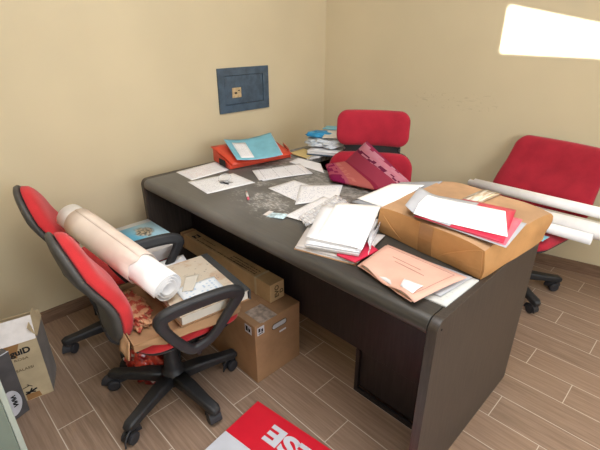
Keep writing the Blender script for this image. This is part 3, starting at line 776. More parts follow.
# brown parcel
PB = [(-.840, 1.275), (-.408, 1.212), (-.362, 1.660), (-.812, 1.735)]
pc = empty('brown_parcel', (-.605, 1.47, Z0 + .0005), 0, 'big brown paper parcel with taped edges at the right end of the desk', 'parcel')
pl_ = [(q[0] - pc.location.x, q[1] - pc.location.y) for q in PB]; PH = .116
bm = B(); n = 14
def P2(u, v): return [(pl_[0][k] * (1 - u) + pl_[1][k] * u) * (1 - v) + (pl_[3][k] * (1 - u) + pl_[2][k] * u) * v for k in (0, 1)]
grid = {}
for i in range(n + 1):
    for j in range(n + 1):
        for k in range(7):
            if 0 < i < n and 0 < j < n and 0 < k < 6: continue
            u, v, w = i / n, j / n, k / 6
            x, y = P2(u, v); z = w * PH
            nz = noise.noise(Vector((u * 3.2, v * 3.2, w * 2 + 4)))
            bul = math.sin(PI * w) * .006
            if j == 0: y += -bul - .005 * nz + (-.010 * w)
            if j == n: y += bul + .008 * nz
            if i == 0: x += -bul - .006 * nz
            if i == n: x += bul + .008 * nz
            if k == 6: z += .006 * math.sin(PI * u) * math.sin(PI * v) + .004 * nz - .010 * (abs(u - .5) * 2) ** 6 * (abs(v - .5) * 2) ** 6
            grid[i, j, k] = bm.verts.new((x, y, z))
def quad(a, b, c, d, mi=0):
    f = bm.faces.new([grid[q] for q in (a, b, c, d)]); f.material_index = mi
for i in range(n):
    for j in range(n):
        quad((i, j, 6), (i + 1, j, 6), (i + 1, j + 1, 6), (i, j + 1, 6), 1); quad((i, j, 0), (i, j + 1, 0), (i + 1, j + 1, 0), (i + 1, j, 0))
    for k in range(6):
        quad((i, 0, k), (i + 1, 0, k), (i + 1, 0, k + 1), (i, 0, k + 1)); quad((i, n, k), (i, n, k + 1), (i + 1, n, k + 1), (i + 1, n, k))
        quad((0, i, k), (0, i, k + 1), (0, i + 1, k + 1), (0, i + 1, k)); quad((n, i, k), (n, i + 1, k), (n, i + 1, k + 1), (n, i, k + 1))
GV_ = {q: v.co.copy() for q, v in grid.items()}
def front(u, w, off=.002):                              # a point on the crumpled front face, lifted off it a little
    a, b = min(n - 1, int(u * n)), min(5, int(w * 6)); fu, fw = u * n - a, w * 6 - b
    q = (GV_[a, 0, b] * (1 - fu) + GV_[a + 1, 0, b] * fu) * (1 - fw) + (GV_[a, 0, b + 1] * (1 - fu) + GV_[a + 1, 0, b + 1] * fu) * fw
    return q + Vector((0, -off, 0))
o = obj('wrapping', bm, ['brown_paper', 'brown_top'], pc)
for p_ in o.data.polygons: p_.use_smooth = True
o.data.set_sharp_from_angle(angle=R(38))
def front_patch(name, edge, mat, off):                  # edge(k) -> (u, w_bottom, w_top)
    bm = B(); rows = []
    for k in range(9):
        u, w0, w1 = edge(k / 8)
        rows.append([(bm.verts.new(front(u, w0 + (w1 - w0) * m_ / 6, off)), bm.verts.new(front(u, w0 + (w1 - w0) * m_ / 6, .0004))) for m_ in range(7)])
    for A1, B1 in zip(rows, rows[1:]):
        for m_ in range(6):
            for z_ in (0, 1): bm.faces.new((A1[m_][z_], B1[m_][z_], B1[m_ + 1][z_], A1[m_ + 1][z_]))
        for m_ in (0, 6): bm.faces.new((A1[m_][0], B1[m_][0], B1[m_][1], A1[m_][1]))
    for r_ in (rows[0], rows[-1]):
        for m_ in range(6): bm.faces.new((r_[m_][0], r_[m_ + 1][0], r_[m_ + 1][1], r_[m_][1]))
    bmesh.ops.remove_doubles(bm, verts=bm.verts[:], dist=1e-6)
    return obj(name, bm, mat, pc)
front_patch('front_tape', lambda k: (.43 + .13 * k, .01, .985), 'tape_brown', .0022)
front_patch('paper_fold', lambda k: (.62 + .365 * k, .02, .10 + .86 * k ** .8), 'brown_paper', .004)
front_patch('paper_fold', lambda k: (.02 + .22 * k, .02, .80 - .66 * k), 'brown_paper', .003)
zt = PH + .0105
tp = [(-.644, 1.525), (-.575, 1.520), (-.560, 1.690), (-.632, 1.700)]
bm = sheet_bm([(q[0] - pc.location.x, q[1] - pc.location.y, zt - (.0 if i < 2 else .003)) for i, q in enumerate(tp)], 4, 6, .0006); obj('top_tape', bm, 'tape_clear', pc)
zp = DZ + .001 + PH + .0115
sheet('loose_sheet', [(-0.688, 1.242), (-0.360, 1.224), (-0.380, 1.452), (-0.648, 1.432)], zp, 'paper_grey', 'greyish sheet lowest of the papers on the brown parcel', amp=.0, thick=.0012)
sheet('card_folder', [(-0.588, 1.240), (-0.366, 1.234), (-0.400, 1.472), (-0.548, 1.472)], zp + .0022, 'folder_rose', 'pale rose card folder peeking out right of the red folder on the parcel', 'folder', thick=.001)
sheet('red_folder', [(-0.678, 1.230), (-0.374, 1.240), (-0.446, 1.534), (-0.628, 1.507)], zp + .0045, 'folder_red', 'red folder lying flat on the brown parcel', 'folder', thick=.002)
sheet('plastic_sleeve', [(-0.723, 1.240), (-0.548, 1.234), (-0.568, 1.502), (-0.788, 1.447)], zp + .0075, 'paper_grey', 'grey plastic cover with curled left edge on the red folder', 'sleeve', thick=.0008, dz=lambda u, v: .022 * max(0, .25 - u) / .25 if u < .25 else 0)
sheet('blank_sheet', [(-0.678, 1.226), (-0.380, 1.284), (-0.466, 1.488), (-0.758, 1.427)], zp + .0092, 'white_blank', 'bright blank white sheet topmost on the brown parcel', amp=.0, dz=lambda u, v: .006 * max(0, .2 - u) / .2)

# pink folder and the papers it covers
sheet('loose_sheet', [(-.650, .985), (-.415, .997), (-.409, 1.200), (-.66, 1.190)], Z0, 'paper_dull', 'white printed sheets sticking out right of the pink folder at the desk corner', amp=.0, thick=.004)
sheet('loose_sheet', [(-.60, 1.02), (-.448, 1.025), (-.430, 1.195), (-.62, 1.19)], Z0 + .005, 'paper_grey', 'grey-green sheet between the pink folder and the printed sheets', amp=.003, seed=7, thick=.0012)
pk = empty('pink_folder', (-.60, 1.06, Z0 + .010), 0, 'pale pink card folder with curled lower edge at the front of the desk', 'folder')
pp = [(-.735, 1.172), (-.716, .985), (-.478, .928), (-.432, 1.160)]
qq = [(a - pk.location.x, b - pk.location.y, 0) for a, b in pp]
wav = lambda u, v: .010 + .009 * max(0, u - .7) / .3 * math.sin(v * 9 + .5) + .004 * math.sin(PI * u)
obj('front_cover', sheet_bm(qq, 14, 14, .0015, wav), 'pink', pk)
obj('back_cover', sheet_bm([(a[0] - .012, a[1] + .004, 0) for a in qq], 14, 14, .0015, lambda u, v: .0005 + .003 * max(0, u - .75) / .25 * abs(math.sin(v * 8))), 'pink', pk)
obj('pages', sheet_bm([(a[0] * .93, a[1] * .90, 0) for a in qq], 10, 10, .004, lambda u, v: .004), 'edges', pk)
def on_pink(u, v, up=.0022):
    a = [Vector(q) for q in qq]; q = (a[0] * (1 - u) + a[1] * u) * (1 - v) + (a[3] * (1 - u) + a[2] * u) * v
    return q + Vector((0, 0, wav(u, v) + up))
def pink_line(u0, u1, v0, v1, name='printed_line', th=.0018):
    a, b = on_pink(u0, v0), on_pink(u1, v1); m_ = [on_pink(u0 + (u1 - u0) * k / 12, v0 + (v1 - v0) * k / 12) for k in range(13)]
    obj(name, tube(B(), m_, .5, sec=[(th, .0004), (-th, .0004), (-th, -.0004), (th, -.0004)]), 'pink_ink', pk)
pink_line(.34, .34, .22, .62); pink_line(.44, .44, .30, .72); pink_line(.08, .90, .90, .90, th=.0012); pink_line(.08, .08, .05, .9, th=.0012)
obj('paper_tab', sheet_bm([on_pink(.72, .62, .003), on_pink(.92, .70, .003), on_pink(.92, .90, .003), on_pink(.66, .86, .003)], 4, 4, .0008, lambda u, v: .004 * math.sin(u * 3)), 'paper', pk)

# ------------------------------------------------------------------ cushion leaning against the tall chair
cu = B(); uvl = cu.loops.layers.uv.new('UVMap')
LE = [Vector((-1.378, 1.570, .772)), Vector((-1.538, 1.718, .782))]        # left end, on the desktop
FO = [Vector((-1.100, 1.612, .772)), Vector((-1.470, 1.815, .795))]        # the fold
RE = [Vector((-1.000, 1.770, .790)), Vector((-1.305, 1.790, .950))]        # right end, propped up
def cpos(u, v):
    v_ = v
    l = LE[0].lerp(LE[1], v_); f = FO[0].lerp(FO[1], v_); r = RE[0].lerp(RE[1], v_)
    if u < .35: q = l.lerp(f, u / .35)
    else: q = f.lerp(r, (u - .35) / .65)
    return q
def cs(u, v):
    acc = Vector((0, 0, 0))
    for d in (-.06, -.03, 0, .03, .06): acc += cpos(min(1, max(0, u + d)), v)
    return acc / 5
N_ = 26
def thick_(u, v):
    e = min(u, 1 - u, v, 1 - v) * 7
    return .016 * min(1, e) ** .5 + .001
def nrm_(u, v):
    e = .02; a = cs(min(1, u + e), v) - cs(max(0, u - e), v); b = cs(u, min(1, v + e)) - cs(u, max(0, v - e)); q = a.cross(b)
    if q.length < 1e-9: return Vector((0, 0, 1))
    q.normalize(); return q
TT = [[cu.verts.new(cs(i / N_, j / N_) + nrm_(i / N_, j / N_) * thick_(i / N_, j / N_)) for j in range(N_ + 1)] for i in range(N_ + 1)]
BB = [[cu.verts.new(cs(i / N_, j / N_) - nrm_(i / N_, j / N_) * thick_(i / N_, j / N_)) for j in range(N_ + 1)] for i in range(N_ + 1)]
def cf(vs, w):
    f = cu.faces.new(vs); f.smooth = True
    for lp, q in zip(f.loops, w): lp[uvl].uv = (q[1] / N_, q[0] / N_)
for i in range(N_):
    for j in range(N_):
        ij = [(i, j), (i + 1, j), (i + 1, j + 1), (i, j + 1)]
        cf([TT[a][b] for a, b in ij], ij); cf([BB[a][b] for a, b in ij][::-1], ij[::-1])
rim = [(i, 0) for i in range(N_)] + [(N_, j) for j in range(N_)] + [(i, N_) for i in range(N_, 0, -1)] + [(0, j) for j in range(N_, 0, -1)]
for k in range(len(rim)):
    a, b = rim[k], rim[(k + 1) % len(rim)]; cf((BB[a[0]][a[1]], BB[b[0]][b[1]], TT[b[0]][b[1]], TT[a[0]][a[1]]), (a, b, b, a))
tag(obj('cushion', cu, 'cushion'), 'maroon cushion with purple geometric stripes propped against the tall red chair', 'cushion')

# ------------------------------------------------------------------ rolls
def roll(name, a, b, r, label, mats=('roll', 'roll_white'), turns=3, group=None, core=True, wrap=None):
    """a rolled sheet: a spiral wall seen at its ends, optionally with an inner roll that sticks out"""
    a, b = Vector(a), Vector(b); e = empty(name, a.lerp(b, .5) - Vector((0, 0, r)), 0, label, 'paper roll', group); o = e.location
    d = (b - a).normalized(); x, y = frame_of(d)
    def spiral(r0, r1, n_turn, p0, p1, mat, nm):
        bm = B(); N = int(28 * n_turn); th = .0011
        rows = []
        for i in range(N + 1):
            ang = 2 * PI * n_turn * i / N + .8; rr = r0 + (r1 - r0) * i / N
            u = x * math.cos(ang) + y * math.sin(ang)
            rows.append([bm.verts.new(p0 + u * rr - o), bm.verts.new(p1 + u * rr - o), bm.verts.new(p1 + u * (rr - th) - o), bm.verts.new(p0 + u * (rr - th) - o)])
        for A1, B1 in zip(rows, rows[1:]):
            for k in range(4): bm.faces.new((A1[k], A1[(k + 1) % 4], B1[(k + 1) % 4], B1[k])).smooth = True
        bm.faces.new(rows[0]); bm.faces.new(rows[-1][::-1])
        return obj(nm, bm, mat, e)
    spiral(r * .80, r, 1.6, a + d * .02, b, mats[0], 'outer_sheet')
    spiral(r * .36, r * .76, turns, a - d * .012, b + d * (.07 if core else -.01), mats[1], 'inner_sheet')
    return e
# the big roll: near end on the nearest chair, far end across the armrests between the chairs
def big_roll(a, b, r):
    a, b = Vector(a), Vector(b); e = empty('drawing_roll', a.lerp(b, .5) - Vector((0, 0, r)), 0, 'fat cream paper roll lying across the two near chairs', 'paper roll'); o = e.location
    d = (b - a).normalized(); x, y = frame_of(d)
    def coil(r0, r1, turns, p0, p1, mat, nm, ragged=0.0, ph=.8):
        bm = B(); N = int(32 * turns); th = .0013; rows = []
        for i in range(N + 1):
            ang = 2 * PI * turns * i / N + ph; rr = r0 + (r1 - r0) * i / N; u = x * math.cos(ang) + y * math.sin(ang)
            j0 = d * ragged * noise.noise(Vector((math.cos(ang) * 1.5, math.sin(ang) * 1.5, 3))) if ragged else Vector((0, 0, 0))
            cols = [(p0 + j0).lerp(p1, k / 6) for k in range(7)]
            wob = [1 + (.015 * noise.noise(Vector((math.cos(ang) * 1.3, math.sin(ang) * 1.3, k * .9))) if ragged else 0) for k in range(7)]
            rows.append([bm.verts.new(c + u * rr * w_ - o) for c, w_ in zip(cols, wob)] + [bm.verts.new(c + u * (rr * w_ - th) - o) for c, w_ in zip(cols[::-1], wob[::-1])])
        n = len(rows[0])
        for A1, B1 in zip(rows, rows[1:]):
            for k in range(n): bm.faces.new((A1[k], A1[(k + 1) % n], B1[(k + 1) % n], B1[k])).smooth = True
        bm.faces.new(rows[0]); bm.faces.new(rows[-1][::-1])
        return obj(nm, bm, mat, e)
    coil(r * .97, r, 1.15, a + d * .155, b, 'roll', 'outer_sheet', .022)
    coil(r * .36, r * .94, 3.4, a, b + d * .065, 'roll_white', 'inner_sheet')
big_roll((-1.255, .572, .622), (-1.835, .486, .727), .066)
GR = 'white paper rolls on the right chair'
def croll(a, b, r, label, mat): return roll('paper_roll', a, b, r, label, (mat, 'roll_white'), 2, GR, False)
croll((-1.035, 2.545, .600), (-.17, 2.545, .600), .032, 'slim white paper roll lying highest on the right chair, against its back', 'roll_white')
croll((-.985, 2.555, .511), (.10, 2.575, .511), .036, 'long off-white paper roll under the highest roll on the right chair', 'roll_dull')
croll((-.900, 2.465, .522), (.16, 2.490, .522), .046, 'thick white paper roll in the middle of those on the right chair', 'roll_white')
croll((-.830, 2.382, .507), (-.315, 2.388, .507), .031, 'short white paper roll at the front of the right chair seat', 'roll_white')
sheet('brochure', [(-.66, 2.29), (-.50, 2.265), (-.49, 2.345), (-.65, 2.35)], .4755, 'light_blue', 'cyan printed leaflet on the right chair seat under the rolls', 'paper', .002, 3, .001)

# ------------------------------------------------------------------ things on the nearest chair
tr_ = empty('cardboard_tray', (-1.385, .615, .4735), R(83 - 90), 'shallow open cardboard box on the seat of the nearest chair, under roll and album', 'box')
bm = B()
boxmm(bm, (-.20, -.20, 0), (.215, .215, .004)); boxmm(bm, (.211, -.20, .004), (.215, .215, .030)); boxmm(bm, (-.20, -.20, .004), (-.196, .215, .030)); boxmm(bm, (-.196, .211, .004), (.211, .215, .030)); boxmm(bm, (-.196, -.20, .004), (.211, -.196, .030))
obj('tray', bm, 'card', tr_)
bm = sheet_bm([(.2165, -.20, .029), (.2165, .205, .029), (.245, .195, .004), (.245, -.10, .004)], 6, 4, .003, lambda u, v: .006 * math.sin(u * 7) * v); obj('side_flap', bm, 'card', tr_)
bm = sheet_bm([(.10, -.204, .029), (.19, -.204, .029), (.235, -.225, -.01), (.16, -.235, -.01)], 6, 4, .003, lambda u, v: .006 * math.sin(u * 7) * v); obj('corner_flap', bm, 'card', tr_)
blob('wrapping_paper', (-1.42, .478, .496), (.14, .062, .022), 'wrap', 'crumpled red-printed wrapping paper in the cardboard tray under the fat roll', 'paper', .4, 3, True, -.05, 3.5)
al = empty('ring_binder', (-1.325, .738, .5045), R(-7), 'stained cream ring binder with a black edge on the nearest chair', 'binder')
bm = B(); boxmm(bm, (-.19, -.155, .004), (.176, .118, .040)); obj('pages', bm, 'paper_cream', al)
bm = B(); boxmm(bm, (-.195, -.162, .040), (.180, .122, .044)); obj('front_cover', bm, 'album', al, bevel=.001)
bm = B(); boxmm(bm, (-.195, -.162, 0), (.180, .122, .004)); obj('back_cover', bm, 'card', al)
bm = B(); boxmm(bm, (-.195, .122, 0), (.180, .130, .045)); boxmm(bm, (-.195, .098, .0442), (.180, .122, .0455)); obj('spine', bm, 'tape_dark', al)
sheet('note_sheet', [(-1.335, .630), (-1.185, .610), (-1.160, .770), (-1.31, .795)], .5510, 'paper_blue_hand', 'white note with blue writing lying on the stained binder', 'paper', .0012, 3)
sheet('loose_sheet', [(-1.39, .712), (-1.30, .642), (-1.273, .677), (-1.36, .757)], .5518, 'paper_cream', 'small cream sheet between the fat roll end and the binder', 'paper', .0, 5, zs=[.552, .552, .557, .557])

# things on the chair at the wall
bk = empty('picture_book', (-1.895, .780, .535), R(0), 'glossy picture book with a blue and brown photo cover on the wall-side chair', 'book')
bm = B(); boxmm(bm, (-.125, -.085, .003), (.122, .082, .028)); obj('pages', bm, 'edges', bk)
obj('front_cover', sheet_bm([(-.128, -.090, .028), (.128, -.090, .028), (.128, .086, .028), (-.128, .086, .028)], 2, 2, .003), 'photo', bk)
bm = B(); boxmm(bm, (-.128, -.090, 0), (.128, .086, .003)); obj('back_cover', bm, 'white_card', bk)
bx = empty('gift_box', (-1.865, .765, .4745), R(2), 'flat white box under the picture book on the wall-side chair', 'box')
bm = B(); boxmm(bm, (-.145, -.085, 0), (.145, .085, .045)); obj('box', bm, 'white_card', bx, bevel=.002)
bm = B(); boxmm(bm, (-.149, -.089, .035), (.149, .089, .059)); obj('lid', bm, 'white_card', bx, bevel=.002)
stack('document_stack', [(-1.690, .700), (-1.575, .690), (-1.550, .825), (-1.672, .860)], .4745, .488, 'white stack of paper on the seat of the nearest chair, under its far armrest', 'paper', 7)

# ------------------------------------------------------------------ cartons between chairs and desk
bc = empty('cardboard_carton', (-1.385, 1.02, 0), 0, 'brown cardboard carton with hand hole on the floor under the desk front', 'box')
BX0, BX1, BY0, BY1, BH = -.215, .215, -.135, .135, .318
hz, hy = .262 , .01
bm = B(); boxmm(bm, (BX0, BY0, 0), (BX1, BY1, BH - .006)); o = obj('carton', bm, 'card', bc, bevel=.003)
bm = B(); boxmm(bm, (BX0, BY0, BH - .006), (BX1, -.001, BH)); boxmm(bm, (BX0, .001, BH - .006), (BX1, BY1, BH)); obj('top_flaps', bm, 'card', bc, bevel=.001)
bm = B(); p_ = rrect(.085, .026, .0125, 5); a = [bm.verts.new((BX1 + .0012, q[0] + .005, q[1] + hz)) for q in p_]; b = [bm.verts.new((BX1 - .001, q[0] + .005, q[1] + hz)) for q in p_]; nn = len(p_)
bm.faces.new(a); bm.faces.new(b[::-1])
for i in range(nn): bm.faces.new((a[i], a[(i + 1) % nn], b[(i + 1) % nn], b[i]))
hh = obj('hand_hole', bm, 'paper_grey', bc)
bm = B(); p_ = rrect(.093, .034, .016, 5); 
prev = None
o2 = tube(B(), [(BX1 + .0008, q[0] + .005, q[1] + hz) for q in rrect(.087, .028, .0135, 5)], .0022, 6, True); obj('hole_rim', o2, 'ink_faint', bc)
bm = B(); boxmm(bm, (BX1, -.123, .264), (BX1 + .001, -.084, .305)); lb = obj('handling_label', bm, 'oval', bc)
bm = B(); boxmm(bm, (BX1 + .001, -.117, .280), (BX1 + .0016, -.106, .299)); boxmm(bm, (BX1 + .001, -.101, .276), (BX1 + .0016, -.091, .292)); boxmm(bm, (BX1 + .001, -.117, .269), (BX1 + .0016, -.091, .273)); obj('pictogram', bm, 'ink', lb)
bm = B(); boxmm(bm, (BX1 - .07, BY0 - .001, .262), (BX1 - .025, BY0, .304)); lb = obj('handling_label', bm, 'oval', bc)
bm = B(); boxmm(bm, (BX1 - .063, BY0 - .0016, .272), (BX1 - .05, BY0 - .001, .298)); boxmm(bm, (BX1 - .045, BY0 - .0016, .272), (BX1 - .032, BY0 - .001, .290)); obj('pictogram', bm, 'ink', lb)
bm = B(); boxmm(bm, (BX1, .005, .213), (BX1 + .0007, .045, .222)); obj('small_print', bm, 'oval', bc)
bm = B(); boxmm(bm, (BX1 - .005, -.09, BH), (BX1 + .0005, -.005, BH + .0006)); boxmm(bm, (BX1 - .115, -.10, BH), (BX1 - .005, -.005, BH + .0006)); obj('torn_tape', bm, 'tape_torn', bc)

lc = empty('long_carton', (-1.655, 1.095, BH + .0015), R(-.5), 'long narrow kraft carton lying on the cardboard carton, printed along its top', 'box')
Lx, Wy, Hz = .40, .042, .092
bm = B(); boxmm(bm, (-Lx, -Wy, 0), (Lx, Wy, Hz)); obj('carton', bm, 'card_long', lc, bevel=.003)
for x_ in (.285, -.375):
    bm = B(); boxmm(bm, (x_, -Wy - .0012, -.0005), (x_ + .014, Wy + .0012, Hz + .0012)); obj('strap', bm, 'card_pale' if x_ > 0 else 'card', lc)
bm = B(); boxmm(bm, (.305, -Wy - .001, .0), (Lx + .0012, Wy + .001, Hz + .002)); obj('end_sleeve', bm, 'card_long', lc, bevel=.002)
bm = B(); boxmm(bm, (-.305, -.024, Hz), (-.262, -.013, Hz + .0006)); boxmm(bm, (-.305, .004, Hz), (-.262, .015, Hz + .0006)); boxmm(bm, (-.300, -.013, Hz), (-.290, -.002, Hz + .0006)); boxmm(bm, (-.272, -.004, Hz), (-.262, .004, Hz + .0006)); obj('printed_symbol', bm, 'ink', lc)
def print_rows(x0, x1, ys, seed, name='printed_text'):
    rs = random.Random(seed); bm = B()
    for y_, h in ys:
        x_ = x0
        while x_ < x1:
            w = rs.uniform(.004, .011); boxmm(bm, (x_, y_, Hz), (min(x1, x_ + w), y_ + h * rs.uniform(.7, 1), Hz + .0006)); x_ += w + rs.choice((.0025, .0025, .006))
    obj(name, bm, 'ink_faint', lc)
print_rows(-.245, .17, [(-.028, .010)], 3); print_rows(-.235, -.11, [(.003, .006)], 5); print_rows(.05, .27, [(-.026, .008), (-.012, .008), (.006, .008)], 9)
text_mesh('printed_text', 'EVO', .034, 'ink_faint', lc, basis((Lx + .0016, .008, .016), (0, 0, 1), (0, -1, 0)), .001)
text_mesh('printed_text', 'D', .03, 'ink_faint', lc, basis((Lx + .0016, .036, .03), (0, 0, 1), (0, -1, 0)), .001)

# red snack bag under the nearest chair
blob('snack_bag', (-1.560, .565, .066), (.115, .07, .10), 'bag_red', 'crumpled red and white printed bag on the floor behind the nearest chair base', 'bag', .28, 4, True, .5, 2.4)

# ------------------------------------------------------------------ left cartons and cabinet
ang = math.atan2(-.93, -.20)                           # along the printed face
lcn = empty('printed_carton', (-1.784, .206, 0), 0, 'open beige carton with black lettering at the lower left, by the wall', 'box')
e1 = Vector((-.20, -.98, 0)).normalized(); e2 = Vector((-.93, .36, 0)).normalized(); up = Vector((0, 0, 1))
Wd, Dp, Hc = .32, .165, .302
def slab(o_, a, b, c, th_dir, th, mat, name, parent):
    """a thin board over parallelogram o_, o_+a, o_+a+b, o_+b"""
    return obj(name, sheet_bm([o_, o_ + a, o_ + a + b, o_ + b], 2, 2, th), mat, parent)
def board(name, o_, a, b, n_, th, mat, parent, taper=None):
    bm = B(); q = [o_, o_ + a, o_ + a + b, o_ + b]
    f0 = [bm.verts.new(v) for v in q]; f1 = [bm.verts.new(v + n_ * th) for v in q]
    bm.faces.new(f0); bm.faces.new(f1[::-1])
    for i in range(4): bm.faces.new((f0[i], f0[(i + 1) % 4], f1[(i + 1) % 4], f1[i]))
    return obj(name, bm, mat, parent)
Z_ = Vector((0, 0, 0)); nf = Vector((-e1.y, e1.x, 0)); nf = nf if nf.x > 0 else -nf
ns = Vector((-e2.y, e2.x, 0)); ns = ns if ns.y > 0 else -ns
board('front_panel', Z_, e1 * Wd, up * Hc, -nf, .004, 'card_pale', lcn)
board('side_panel', Z_, e2 * Dp, up * Hc, -ns, .004, 'card_grey', lcn)
board('back_panel', e2 * Dp, e1 * Wd, up * (Hc + .035), nf, .004, 'card_pale', lcn)
board('side_panel', e1 * Wd, e2 * Dp, up * Hc, ns, .004, 'card_grey', lcn)
board('bottom', up * .002, e1 * Wd, e2 * Dp, up, .004, 'card_pale', lcn)
board('front_flap', up * Hc - e1 * -.002, e1 * Wd, (up * .66 - nf * .75) * .105, nf, .003, 'white_card', lcn)
board('side_flap', up * (Hc + .001) + e2 * .012, e2 * (Dp - .012), (up * .9 + e1 * .45) * .055, ns, .003, 'card_pale', lcn)
off = nf * .0008
text_mesh('lettering', 'guiD', .040, 'ink', lcn, basis(e1 * .105 + up * .246 + off, -e1, up), .0016, .95)
text_mesh('lettering', 'ROSA', .017, 'ink_faint', lcn, basis(e1 * .100 + up * .216 + off, -e1, up), .0, 1.2)
text_mesh('lettering', 'SALASSI', .019, 'ink_faint', lcn, basis(e1 * .105 + up * .162 + off, -e1, up), .0, 1.0)
bm = B(); f = lambda a, z: e1 * a + up * z
def flat(bm, pts, th=.0006):
    a = [bm.verts.new(p_ + off * .3) for p_ in pts]; b = [bm.verts.new(p_ + off * .3 + nf * th) for p_ in pts]; n = len(pts)
    bm.faces.new(a); bm.faces.new(b[::-1])
    for i in range(n): bm.faces.new((a[i], a[(i + 1) % n], b[(i + 1) % n], b[i]))
flat(bm, [f(.145, Hc - .002), f(.065, Hc - .002), f(.075, Hc - .03), f(.085, Hc - .07), f(.12, Hc - .06)]); obj('rust_stain', bm, 'tape_brown', lcn)
bm = B(); flat(bm, [f(.10, .002), f(.045, .004), f(.05, .032), f(.10, .034)]); obj('rust_stain', bm, 'tape_brown', lcn)
bm = B()
for a0, z0, a1, z1, w in ((.10, .035, .055, .052, .004), (.098, .048, .062, .036, .003), (.09, .030, .072, .060, .003), (.105, .07, .075, .078, .0015), (.085, .085, .068, .068, .0015)):
    d = (f(a1, z1) - f(a0, z0)).normalized(); s_ = d.cross(nf) * w; flat(bm, [f(a0, z0) - s_, f(a1, z1) - s_, f(a1, z1) + s_, f(a0, z0) + s_])
obj('ink_scribble', bm, 'ink', lcn)
blob('kraft_paper', (-1.97, .14, .245), (.055, .10, .055), 'card', 'crumpled brown paper stuffed in the open beige carton', 'paper', .35, 9, False, .2, 3.2)
# dark box with an oval label
db = empty('dark_carton', (-1.745, .100, 0), 0, 'dark grey carton with a white oval label beside the open beige carton', 'box')
g1_ = Vector((.32, -.95, 0)).normalized(); g2_ = Vector((-.95, -.32, 0)).normalized(); ng = Vector((.95, .32, 0)).normalized()
bm = B(); prism(bm, [(0, 0), tuple((g1_ * .26)[:2]), tuple((g1_ * .26 + g2_ * .045)[:2]), tuple((g2_ * .045)[:2])], 0, .318); obj('carton', bm, 'gasket', db, bevel=.003)
bm = B()
ov = [g1_ * (.055 + .040 * math.cos(a)) + up * (.085 + .064 * math.sin(a)) for a in [2 * PI * k / 32 for k in range(32)]]
a = [bm.verts.new(p_ + ng * .0003) for p_ in ov]; b = [bm.verts.new(p_ + ng * .0012) for p_ in ov]
bm.faces.new(a); bm.faces.new(b[::-1])
for i in range(32): bm.faces.new((a[i], a[(i + 1) % 32], b[(i + 1) % 32], b[i]))
ol = obj('oval_label', bm, 'oval', db)
text_mesh('lettering', 'NNN', .024, 'ink', db, basis(g1_ * .050 + up * .062 + ng * .0016, up, g1_ * -1), .0012)
bm = tube(B(), [up * .319 + g2_ * .002, up * .319 + g2_ * .002 + g1_ * .26], .0016, 6); obj('edge_strip', bm, 'oval', db)
# cabinet at the lower left
cb_ = empty('low_cabinet', (-1.214, .030, 0), 0, 'pale green-grey low cabinet at the lower left, nearest the camera', 'cabinet')
bm = B(); prism(bm, [(-.42, -.018), (0, -.016), (.0, -.55), (-.42, -.55)], .0, .74); obj('body', bm, 'cab', cb_, bevel=.002)
bm = B(); boxmm(bm, (-.42, -.0155, 0), (.0, .0, .74)); obj('edge_strip', bm, 'cab_edge', cb_, bevel=.002)
bm = B(); boxmm(bm, (-.43, -.56, .7405), (.004, .004, .762)); obj('top', bm, 'cab_edge', cb_, bevel=.002)

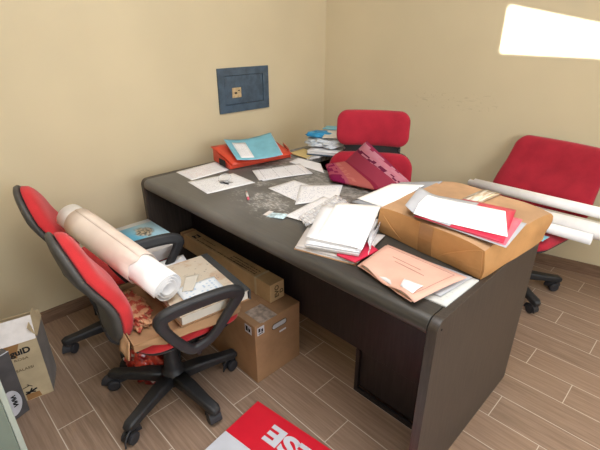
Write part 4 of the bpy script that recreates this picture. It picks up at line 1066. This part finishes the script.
# ------------------------------------------------------------------ red and white sign panel on the floor
sg = empty('sign_panel', (-1.088, .817, .0006), R(7.4 - .0), 'red and white sign panel with white capital letters lying on the floor', 'sign')
bm = B(); boxmm(bm, (0, -.60, 0), (1.10, -.19, .006)); obj('white_area', bm, 'sign_white', sg, bevel=.0008)
bm = B(); boxmm(bm, (0, -.19, 0), (1.10, 0, .006)); obj('red_band', bm, 'sign_red', sg, bevel=.0008)
text_mesh('lettering', 'ESE', .106, 'sign_white', sg, basis((.350, -.052, .0063), (-1, 0, 0), (0, -1, 0)), .005, 1.36)

# ------------------------------------------------------------------ light, sky, camera
w = bpy.data.worlds.new('sky'); SC.world = w; w.use_nodes = True
sky = w.node_tree.nodes.new('ShaderNodeTexSky'); sky.sky_type = 'HOSEK_WILKIE'; sky.sun_direction = -SUN; sky.turbidity = 3
w.node_tree.links.new(sky.outputs[0], w.node_tree.nodes['Background'].inputs[0]); w.node_tree.nodes['Background'].inputs[1].default_value = .5
def area(name, loc, rot, sx, sy, power, col):
    l = bpy.data.lights.new(name, 'AREA'); l.shape = 'RECTANGLE'; l.size = sx; l.size_y = sy; l.energy = power; l.color = col
    o = bpy.data.objects.new(name, l); COL.objects.link(o); o.location = loc; o.rotation_euler = rot; return o
area('window_daylight', (RX + .02, (WY0 + WY1) / 2, (WZ0 + WZ1) / 2), (0, R(90), 0), WZ1 - WZ0, WY1 - WY0, 62, (.86, .93, 1))
area('overhead_fill', (-.35, .55, HT - .03), (0, 0, 0), 1.5, 1.5, 38, (.97, .98, 1))  # added fill without a fixture, lifts the desk papers against the walls
s = bpy.data.lights.new('sun', 'SUN'); s.energy = 30; s.angle = R(.5); s.color = (1, .99, .97)
so = bpy.data.objects.new('sun', s); COL.objects.link(so); so.rotation_euler = SUN.to_track_quat('-Z', 'Y').to_euler(); so.location = (3, -6, 5)

cam = bpy.data.cameras.new('camera'); co = bpy.data.objects.new('camera', cam); COL.objects.link(co)
CR = Matrix(((0.704371, -0.295530, 0.645387), (0.709829, 0.295762, -0.639271), (-0.001958, 0.908398, 0.418102)))
m4 = CR.to_4x4(); m4.translation = Vector((0, 0, 1.47)); co.matrix_world = m4
cam.sensor_width = 36; cam.lens = 421.48 / 600 * 36; cam.clip_start = .02
SC.camera = co
SC.view_settings.view_transform = 'Standard'; SC.view_settings.look = 'None'
SC.view_settings.gamma = 1; SC.view_settings.exposure = 0.55; SC.view_settings.use_curve_mapping = False
SC.cycles.use_denoising = True; SC.cycles.max_bounces = 10; SC.cycles.diffuse_bounces = 6
